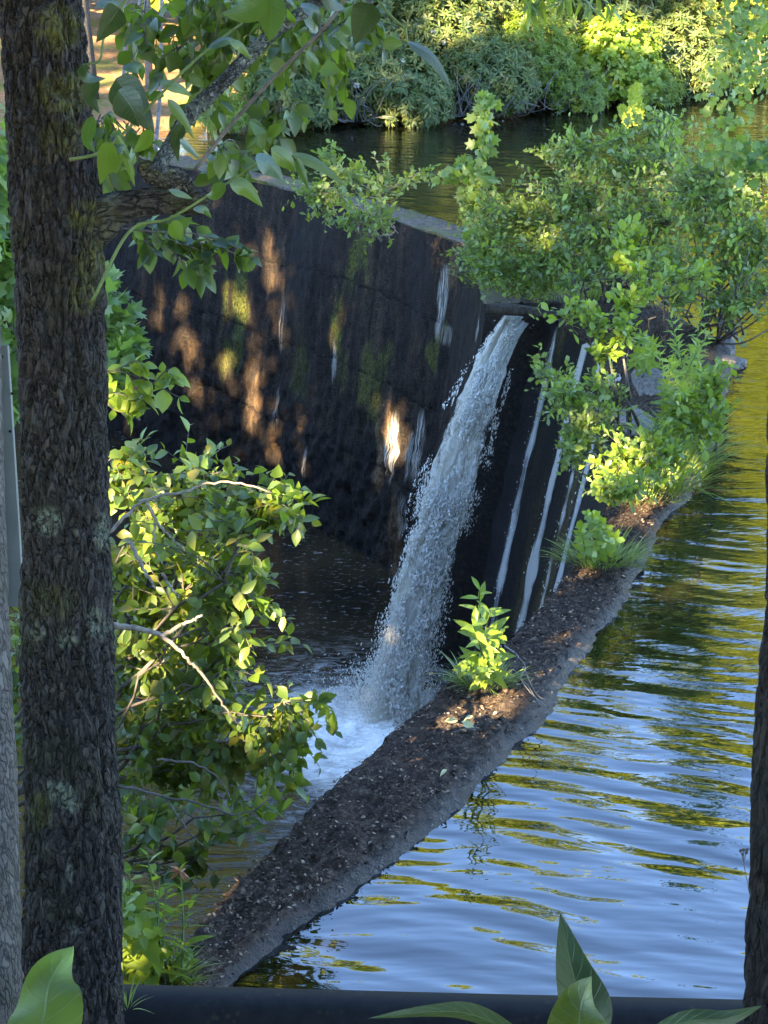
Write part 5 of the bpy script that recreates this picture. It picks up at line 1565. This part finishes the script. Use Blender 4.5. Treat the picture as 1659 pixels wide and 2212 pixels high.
shrub('bush', 'pale leaved bush leaning over the pond beside the tall spiky weeds', 'bush', P(1500, 980, 0.15),
      [blob(1530, 850, 11.9, 50, 60, .3), blob(1510, 920, 11.8, 60, 50, .3), blob(1470, 900, 11.8, 50, 60, .3), blob(1545, 800, 12.0, 40, 30, .2)], nst=8, ntw=130, nlv=8, leaf=0.072, group=CG, r0=0.009, lm=L_LIGHT)
shrub('bush', 'dense leafy mound on the crest above the bare concrete step', 'bush', P(1380, 1050, 0.15),
      [blob(1340, 1000, 11.4, 60, 45, .25), blob(1400, 980, 11.5, 70, 55, .3), blob(1300, 1050, 11.2, 45, 40, .2), blob(1350, 1060, 11.0, 70, 30, .2), blob(1440, 960, 11.6, 50, 50, .25)], nst=8, ntw=230, nlv=8, leaf=0.062, group=CG, r0=0.007, lm=L_LIGHT)
grass('grass_tuft', 'ragged grass and weeds covering the wall corner above the log', P(1085, 612, 0.2), 420, 0.3, (0.42, 0.5))
grass('grass_tuft', 'grass fringe on the crest behind the notch under the big bush', P(1250, 640, 0.16), 420, 0.3, (0.7, 0.4))
grass('grass_tuft', 'long arching grass over the water beside the slabby stone', P(1445, 1045, 0.12), 300, 0.42, (0.28, 0.30))
grass('grass_tuft', 'yellowish grass along the pond edge under the tall weeds', P(1490, 985, 0.12), 220, 0.4, (0.2, 0.3))
grass('grass_tuft', 'thin grass in front of the dense leafy mound', P(1385, 1085, 0.1), 150, 0.22, (0.3, 0.12))
herb('low_clump', 'low round clump of pale leaves and grass on the narrow part of the crest', P(1292, 1215, 0.14),
     [D(1280, 1120, 10.4), D(1310, 1140, 10.4), D(1255, 1140, 10.4), D(1330, 1165, 10.3), D(1268, 1110, 10.4), D(1295, 1125, 10.4)], 0.085, 0.022, tm=T_OBOV, cat='clump', ang=0.7, taper=0.2)
grass('grass_tuft', 'dry grass skirt around the low clump on the narrow crest', P(1300, 1218, 0.12), 300, 0.24, (0.26, 0.12))
herb('leafy_plant', 'upright leafy plant standing alone on the near crest beside the waterfall foot', P(1045, 1475, 0.16),
     [D(1036, 1275, 8.85), D(1062, 1320, 8.85), D(1020, 1350, 8.8)], 0.18, 0.045, tm=leaf_tmpl(0.34, 0.5, 0.25, 0.3, rows=4), lm=L_HERB, ang=0.45, t0=0.12, r=0.009)
herb('leafy_plant', 'yellowing small leaved sprigs at the foot of the upright plant', P(1060, 1478, 0.16), [D(1090, 1355, 8.9), D(1085, 1420, 8.8), D(1000, 1430, 8.8), D(985, 1450, 8.8), D(1050, 1440, 8.7)], 0.07, 0.035, tm=T_OVATE, lm=L_LIGHT, ang=0.4)
grass('grass_tuft', 'mossy grass tuft around the foot of the upright leafy plant', P(1045, 1478, 0.13), 360, 0.15, (0.17, 0.09))
grass('grass_tuft', 'few long thin blades arching left over the waterfall pool', P(1000, 1470, 0.12), 14, 0.26, (0.04, 0.04), lean=1.5)

def vine(name, label, pts, n, leaf, w, tm, lm, cat='vine', hang=0.0):
    root = thing(name, pts[0], label, cat)
    p = spline(pts, 60)
    t = Tubes(); t.add(p, np.linspace(0.008, 0.003, 60), 5); t.build('stem', MAT_STEM_GREEN, root)
    i = RNG.integers(0, 59, n)
    pos = p[i] + RNG.standard_normal((n, 3)) * np.array(w)
    leaves_obj('foliage', pos, RNG.standard_normal((n, 3)) * 0.8 + np.array([0, -0.3, -0.5]), RNG.standard_normal((n, 3)) * 0.4 + np.array([0, -1.0, 0.5]), leaf * RNG.uniform(0.6, 1.2, n), tm, lm, root)
    return root


vine('sapling', 'slim pale sapling column with lobed leaves standing against the dark pond', [P(1030, 560, 0.3), D(1020, 420, 17.0), D(1045, 320, 17.1), D(1047, 250, 17.1), D(1042, 200, 17.2)], 210, 0.125, (0.05, 0.05, 0.03), T_LOBED, L_VINE, 'sapling')
vine('sapling', 'short sprawling lobed leaf stem at the foot of the slim sapling', [P(1050, 570, 0.3), D(1060, 400, 17.0), D(1000, 370, 17.0), D(965, 380, 17.1)], 120, 0.11, (0.09, 0.08, 0.08), T_LOBED, L_VINE, 'sapling')
vine('hanging_vine', 'long pale vine hanging down at the upper right edge', [D(1640, -160, 13), D(1620, 0, 13), D(1590, 120, 13), D(1570, 250, 13), D(1560, 350, 13)], 520, 0.07, (0.12, 0.12, 0.1), T_LOBED, L_VINE, 'vine')
vine('hanging_vine', 'shorter leafy vine at the upper right corner', [D(1720, -160, 12.5), D(1690, 0, 12.5), D(1660, 90, 12.5), D(1640, 170, 12.5)], 300, 0.075, (0.14, 0.1, 0.1), T_OVATE, L_VINE, 'vine')
vine('hanging_vine', 'drooping leaf tip at the right edge over the far water', [D(1760, 260, 13), D(1700, 300, 13), D(1640, 335, 13), D(1622, 350, 13)], 90, 0.11, (0.10, 0.1, 0.07), T_LOBED, L_COOL, 'vine')
spray('hanging_spray', 'bright compound leaves hanging at the top centre edge', [[(1120, -60, 8), (1140, -10, 8), (1150, 30, 8)], [(1190, -60, 8), (1170, -5, 8), (1160, 12, 8)], [(1200, -70, 8), (1250, -10, 8), (1280, 20, 8)], [(1260, -70, 8), (1290, -10, 8), (1325, 15, 8)], [(1230, -70, 8), (1225, -10, 8), (1205, 10, 8)]], 0.11, L_LIGHT, tm=T_LANCE, n=8, droop=-0.6)

# bush and sapling in the pond's far part
herb('sprout', 'yellow topped small sprout with red lower leaves at the far water edge', P(1370, 290, 0.1), [D(1360, 245, 24), D(1378, 242, 24), D(1370, 238, 24), D(1350, 255, 24), D(1388, 252, 24)], 0.12, 0.04, tm=T_OBOV, lm=leaf_mat('lime_sprout_leaf', [(0.22, 0.26, 0.02), (0.28, 0.30, 0.03)], trans=(0.4, 0.42, 0.04), spots=False), ang=0.4)

# left background greenery behind the trunk
shrub('bush', 'cool green leafy bush seen in the gap left of the big trunk', 'bush', D(-60, 760, 11), [blob(10, 400, 11, 45, 110, .5), blob(5, 560, 11, 40, 110, .5), blob(10, 680, 11, 40, 90, .5), blob(30, 860, 11, 25, 60, .3)], nst=6, ntw=230, nlv=8, leaf=0.14, tm=T_LOBED, lm=L_COOL, r0=0.02)
shrub('bush', 'cool green maple like leaves just right of the big trunk below the limb', 'bush', D(140, 900, 9.5), [blob(265, 730, 9.5, 55, 40, .3), blob(235, 640, 9.5, 22, 50, .3), blob(290, 745, 9.5, 32, 28, .2), blob(235, 800, 9.5, 30, 60, .3)], nst=5, ntw=60, nlv=8, leaf=0.10, tm=T_LOBED, lm=L_COOL, r0=0.012)
shrub('bush', 'dark leafy bush seen low between the grey trunk and the big trunk', 'bush', D(-40, 1700, 9), [blob(40, 1420, 9, 25, 110, .4), blob(35, 1600, 9, 25, 90, .4), blob(230, 1480, 9.2, 50, 140, .4), blob(240, 1700, 9.2, 40, 120, .4)], nst=6, ntw=150, nlv=7, leaf=0.09, tm=T_OVATE, lm=L_ALDER, r0=0.014)

# ================================================================== far bank
RB = [  # x, y of centre, half sizes in picture units, whorls, flowers, kind
    (790, 150, 90, 105, 520, [(770, 185)], 'r', 'rhododendron at the waterline with one pale flower, below the lichened branch'),
    (880, 190, 90, 90, 620, [(873, 165), (915, 186), (872, 130)], 'r', 'rhododendron with the most white flowers, overhanging the dark water'),
    (640, 190, 95, 85, 420, [], 'r', 'shaded rhododendron behind the thin straight twig'),
    (700, 175, 50, 38, 360, [], 'l', 'soft light green bush tucked before the shaded rhododendron'),
    (960, 70, 110, 95, 560, [(935, 70), (957, 92)], 'r', 'tall rhododendron with two pale flowers near the top edge'),
    (1060, 160, 95, 85, 520, [], 'r', 'dark rhododendron above the open black gap of bare stems'),
    (1160, 110, 80, 100, 900, [], 'l', 'feathery yellow green bush lit by the sun above the black gap'),
    (1240, 190, 70, 65, 420, [], 'l', 'fine leaved dull green bush beside the yellow green one'),
    (1330, 130, 95, 100, 560, [], 'l2', 'bright green spreading bush right of centre on the far bank'),
    (1400, 180, 70, 55, 420, [], 'l', 'low feathery bush touching the water right of centre'),
    (1480, 110, 100, 100, 520, [], 'r', 'silvery grey green bush on the right of the far bank'),
    (1560, 150, 70, 60, 380, [], 'l', 'small light bush at the far right waterline behind the vine'),
    (1640, 110, 90, 85, 420, [], 'r', 'rhododendron at the far right corner of the bank'),
    (560, 150, 80, 90, 420, [], 'l', 'green bush behind the lichened branch at the upper left'),
    (480, 240, 55, 45, 330, [], 'l', 'low pale bush at the left waterline by the path'),
]
for (x, y, rx, ry, nw_, fl, kd, lab) in RB:
    yb = min(y + ry * 0.8, 300)
    ysh = np.interp(x, [p[0] for p in SHORE_PX], [p[1] for p in SHORE_PX])
    d = DZ(x, ysh, 0.0) - 0.1 + max(0, (ysh - y - ry)) * 0.012
    c = D(x, y, d)
    b = [(c, np.array([rx * d / FPX, 0.9, ry * d / FPX])), (c + np.array([rx * d / FPX * 0.45, -0.15, -ry * d / FPX * 0.25]), np.array([rx * 0.6 * d / FPX, 0.8, ry * 0.6 * d / FPX])), (c + np.array([-rx * d / FPX * 0.45, 0.1, 0.1]), np.array([rx * 0.6 * d / FPX, 0.8, ry * 0.7 * d / FPX]))]
    bx, by = c[0], c[1] + 0.9
    bz = float(height(np.array([bx]), np.array([by]))[0])
    if kd == 'r':
        rhodo('rhododendron', lab, (bx, by, bz), b, int(nw_ * 2.0), 0.165, fl)
    elif kd == 'l':
        rhodo('bush', lab, (bx, by, bz), b, nw_ * 2, 0.10, fl, lm=L_LIGHT, per=7, tm=T_LANCE, group='light green bushes along the far bank')
    else:
        rhodo('bush', lab, (bx, by, bz), b, nw_ * 2, 0.14, fl, lm=L_HERB, per=6, tm=T_OBOV, group='light green bushes along the far bank')
# second tier up the slope behind
for k, (x, d, lab) in enumerate(((620, 33, 'upper bank rhododendron farthest left'), (780, 34, 'upper bank rhododendron behind the flowering ones'), (950, 34, 'upper bank rhododendron above the centre'), (1120, 35, 'upper bank rhododendron behind the feathery bush'), (1300, 36, 'upper bank rhododendron right of the centre'), (1480, 37, 'upper bank rhododendron above the silvery bush'), (1660, 38, 'upper bank rhododendron farthest right'))):
    c = D(x, -10, d)
    bz = float(height(np.array([c[0]]), np.array([c[1] + 0.6]))[0])
    rhodo('rhododendron', lab, (c[0], c[1] + 0.6, bz), [(c, np.array([1.4, 1.0, 1.5])), (c + np.array([0.5, 0, -0.9]), np.array([1.3, 1.0, 1.0])), (c + np.array([-.6, 0.1, .9]), np.array([1.1, 1.0, 1.0]))], 700, 0.18)

# bare roots and stems in the black gap under the bushes
for k, (x0, x1, lab) in enumerate(((720, 1010, 'left'), (1010, 1300, 'right'))):
    t = Tubes()
    for q in range(70):
        x = RNG.uniform(x0, x1)
        ysh = np.interp(x, [p[0] for p in SHORE_PX], [p[1] for p in SHORE_PX])
        a = P(x, ysh - 4, 0.1) + np.array([0, 0.5, 0]); e = a + np.array([RNG.uniform(-.7, .7), RNG.uniform(-.9, -.2), RNG.uniform(.1, 1.0)])
        t.add(bez(a, (a + e) / 2 + RNG.standard_normal(3) * 0.2, e, 7), np.linspace(0.014, 0.005, 7), 4, cap=False)
    o = t.build('bare_brush', plain_bark('grey_brush', (0.06, 0.055, 0.05), (0.20, 0.19, 0.18)))
    tag(o, ('tangle of bare grey stems under the flowering rhododendrons', 'tangle of bare grey stems under the feathery bush, in the black gap')[k], 'brush')

# upper left: trunks on the lit slope
for (x, w, d, lab, mt) in ((196, 24, 33, 'pale grey tree trunk on the lit slope just right of the big trunk', MAT_GREYTRUNK), (318, 9, 34, 'thin dark curved trunk on the lit slope', MAT_FARTRUNK)):
    b = D(x, 245 if w > 20 else 120, d)
    b[2] = float(height(np.array([b[0]]), np.array([b[1]]))[0])
    blobs = [(b + np.array([0, 0, 11]), np.array([2.6, 2.6, 2.2])), (b + np.array([1.5, 0.5, 9]), np.array([2, 2, 1.5]))]
    tall_tree('tree', lab, b, 13, blobs, 1500, 0.3, L_TALL, r=w * d / FPX, bm=mt)
for k, (x0, y0, x1, y1) in enumerate(((263, 190, 268, 60), (292, 130, 300, 40), (335, 330, 350, 20))):
    t = Tubes(); t.add(spline([D(x0, y0, 20), D((x0 + x1) / 2 + 4, (y0 + y1) / 2, 20), D(x1, y1 - 160, 20)], 12), np.linspace(0.03, 0.018, 12), 6)
    o = t.build('thin_sapling', MAT_FARTRUNK); tag(o, ('thin dark bare sapling stem left of the other two on the slope', 'thin dark bare sapling stem, middle of three on the slope', 'thin brown bare sapling stem rising above the broken limb')[k], 'sapling')

# tall sunlit trees beyond the far bank: out of frame above, mirrored in the pond
TT = [(-11, 40, 16), (-5, 43, 18), (0.5, 40, 16), (5, 44, 18.5), (10, 41, 15.5), (14.5, 43, 17), (20, 42, 17), (27, 44, 18), (-17, 44, 18), (3, 49, 19), (12, 50, 20), (22, 50, 20), (33, 46, 19)]
for k, (x, y, hgt) in enumerate(TT):
    hgt += 1.2
    z = float(height(np.array([x]), np.array([y]))[0])
    bl = []
    for q in range(7):
        f = q / 6.0
        rr = 3.6 * math.sin(math.pi * (0.25 + 0.65 * f)) + 0.6
        bl.append((np.array([x + RNG.uniform(-1.2, 1.2), y + RNG.uniform(-1, 1), z + 2.0 + f * (hgt - 3.0)]), np.array([rr, rr, 1.7])))
    tall_tree('tree', 'tall sunlit broadleaf tree beyond the far bank, mirrored yellow green in the pond', (x, y, z), hgt, bl, 13000, 0.40, L_TALL, group='tall trees beyond the far bank', r=0.2)

# unseen shading trees on the near bank
def tun(x, y, r, p=None):
    p = near2(x, y)[0] if p is None else np.asarray(p)
    if r < 0.3:
        for k in range(5):
            TUNNELS.append((p + RNG.standard_normal(3) * np.array([0.6, 0.3, 1.3]) * r, r * RNG.uniform(0.5, 0.92), 1.0))
    else:
        TUNNELS.append((p, r, 1.0))


def thin(x, y, d, r, pr):
    TUNNELS.append((D(x, y, d), r, pr))


for x, y, r in ((585, 520, .24), (590, 560, .20), (515, 620, .26), (512, 660, .2), (605, 650, .18), (610, 700, .18), (725, 710, .18), (722, 760, .16), (850, 940, .24), (845, 990, .22), (350, 690, .22), (390, 750, .22), (400, 790, .16), (490, 800, .22), (545, 850, .24), (555, 870, .2), (595, 930, .22), (590, 970, .2),
                (660, 890, .2), (300, 880, .22), (765, 610, .2), (655, 1000, .14), (640, 640, .14), (560, 760, .16), (450, 850, .16), (630, 760, .14), (540, 690, .14)):
    tun(x, y, r)
for x, y, d, r in ((395, 1220, 7.8, .28), (480, 1290, 7.6, .26), (540, 1330, 7.6, .20), (260, 1000, 7.7, .22), (300, 1350, 7.2, .18), (420, 1380, 7.2, .2), (440, 1180, 7.6, .22), (520, 1050, 7.5, .2), (340, 1100, 7.2, .2), (690, 1520, 7.4, .12), (600, 1060, 7.4, .18), (330, 1230, 7.8, .2), (560, 1400, 7.6, .16),
                   (100, 15, 4.2, .13), (60, 650, 4.2, .10), (70, 1440, 4.2, .11), (1160, 100, 28, .9), (1270, 180, 28, .5), (1150, 60, 28, .7), (1480, 20, 34, 1.2), (1300, 20, 34, .8), (1100, 20, 34, .8), (1370, 250, 24, .35), (300, 60, 34, 1.6), (340, 110, 33, 1.2), (240, 90, 34, 1.0), (400, 150, 33, 0.7), (720, 165, 30, .35), (1620, 20, 36, 1.0), (1420, 40, 34, .7), (975, 30, 33, .5)):
    tun(x, y, r, D(x, y, d))
for x, y, z, r in ((1045, 1520, .15, .13), (1000, 1550, .15, .10), (1070, 1540, .15, .10), (1215, 960, -0.9, .18), (1245, 1100, -1.2, .12), (1290, 1170, .3, .2), (1040, 1440, .4, .25), (1380, 1020, .4, .4), (330, 270, .2, .8)):
    tun(x, y, r, P(x, y, z))
for x, y, d, r, pr in ((1300, 420, 16.3, 1.0, .5), (1500, 440, 15, 1.0, .5), (1080, 520, 16.6, .8, .5), (1450, 620, 13.8, .6, .6), (1480, 860, 12, .8, .6), (1230, 880, 12.5, .7, .55), (1300, 700, 12.8, .5, .6), (800, 420, 18.6, .7, .75), (1380, 1020, 11.3, .6, .8), (1040, 330, 17, .8, .75),
                       (400, 1130, 7.6, .4, .55), (450, 1310, 7.7, .45, .62), (290, 1050, 7.7, .35, .6), (620, 1090, 7.4, .35, .5), (520, 1600, 7.7, .4, .25), (320, 2000, 6.9, .45, .8), (1045, 1400, 8.9, .3, .85), (1290, 1170, 10.4, .35, .8), (320, 830, 6, .35, .8), (1600, 150, 13, .9, .7)):
    thin(x, y, d, r, pr)
ST = [(3.2, -6.0, 15, 4.2), (-5.2, -2.5, 15, 3.6), (-10, -5.5, 21, 4.8), (-16, -3.5, 26, 5.2), (-22, -4.5, 28, 5.8), (-28, -3.5, 28, 5.8), (-19, -10, 29, 5.8), (-33, -1, 27, 5.4), (-1.5, -7.5, 15, 4.0)]  # the ones right behind the camera are added to darken nearby things
for k, (x, y, hgt, R_) in enumerate(ST):
    z = float(height(np.array([x]), np.array([y]))[0])
    bl = []
    for q in range(8):
        f = q / 7.0
        rr = R_ * (0.75 + 0.35 * math.sin(math.pi * (0.2 + 0.7 * f)))
        bl.append((np.array([x + RNG.uniform(-.8, .8), y + RNG.uniform(-.8, .8), z + 4.5 + f * (hgt - 7)]), np.array([rr, rr * 0.8, 2.3])))
    tall_tree('tree', 'unseen leafy tree on the near bank that shades the scene', (x, y, z), hgt, bl, int(24000 * max(1.0, hgt / 21)), 0.36, L_CANOPY, group='shading trees on the near bank', r=0.25, tunnels=True)

crown_part(tree, [((-1.6, 3.2, 8.6), (2.6, 2.0, 1.8)), ((-0.4, 2.2, 10.2), (2.8, 2.0, 1.8)), ((-3.2, 2.4, 9.6), (2.4, 2.2, 2.0))], 2600, 0.22, L_CANOPY)  # unseen crowns added over both trunks to darken the near things
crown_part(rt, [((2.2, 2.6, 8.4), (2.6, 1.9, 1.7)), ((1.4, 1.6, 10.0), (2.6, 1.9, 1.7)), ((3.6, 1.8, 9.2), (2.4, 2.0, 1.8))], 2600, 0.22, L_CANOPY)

# ================================================================== light, sky, camera
w = bpy.data.worlds.new('World'); SC.world = w; w.use_nodes = True
nt = w.node_tree
nt.nodes.clear()
sky = nt.nodes.new('ShaderNodeTexSky'); sky.sky_type = 'NISHITA'; sky.sun_disc = False
sky.sun_elevation = SUN_EL
sky.sun_rotation = math.atan2(SUN[0], SUN[1])
sky.altitude = 600; sky.air_density = 0.8; sky.dust_density = 0.05; sky.ozone_density = 2.8
bg = nt.nodes.new('ShaderNodeBackground'); bg.inputs['Strength'].default_value = 0.12
wo = nt.nodes.new('ShaderNodeOutputWorld')
nt.links.new(sky.outputs[0], bg.inputs['Color']); nt.links.new(bg.outputs[0], wo.inputs['Surface'])

sl_ = bpy.data.lights.new('Sun', 'SUN'); sl_.energy = 4.8; sl_.angle = math.radians(0.4); sl_.color = (1.0, 0.80, 0.48)
so = bpy.data.objects.new('Sun', sl_); COL.objects.link(so)
so.rotation_euler = Vector(tuple(SUN)).to_track_quat('Z', 'Y').to_euler()
so.location = (-20, -25, 25)

cd = bpy.data.cameras.new('Camera'); co = bpy.data.objects.new('Camera', cd); COL.objects.link(co)
cd.sensor_fit = 'VERTICAL'; cd.angle = 2 * math.atan(1106 / FPX); cd.clip_end = 1000; cd.clip_start = 0.05
co.location = (0, 0, HCAM); co.rotation_euler = (math.pi / 2 - PITCH, 0, 0)
SC.camera = co
SC.view_settings.view_transform = 'Standard'; SC.view_settings.look = 'None'
SC.view_settings.exposure = 3.95; SC.view_settings.gamma = 1.0
cy = SC.cycles
cy.max_bounces = 8; cy.diffuse_bounces = 3; cy.glossy_bounces = 3; cy.transmission_bounces = 5; cy.transparent_max_bounces = 12
cy.use_denoising = True
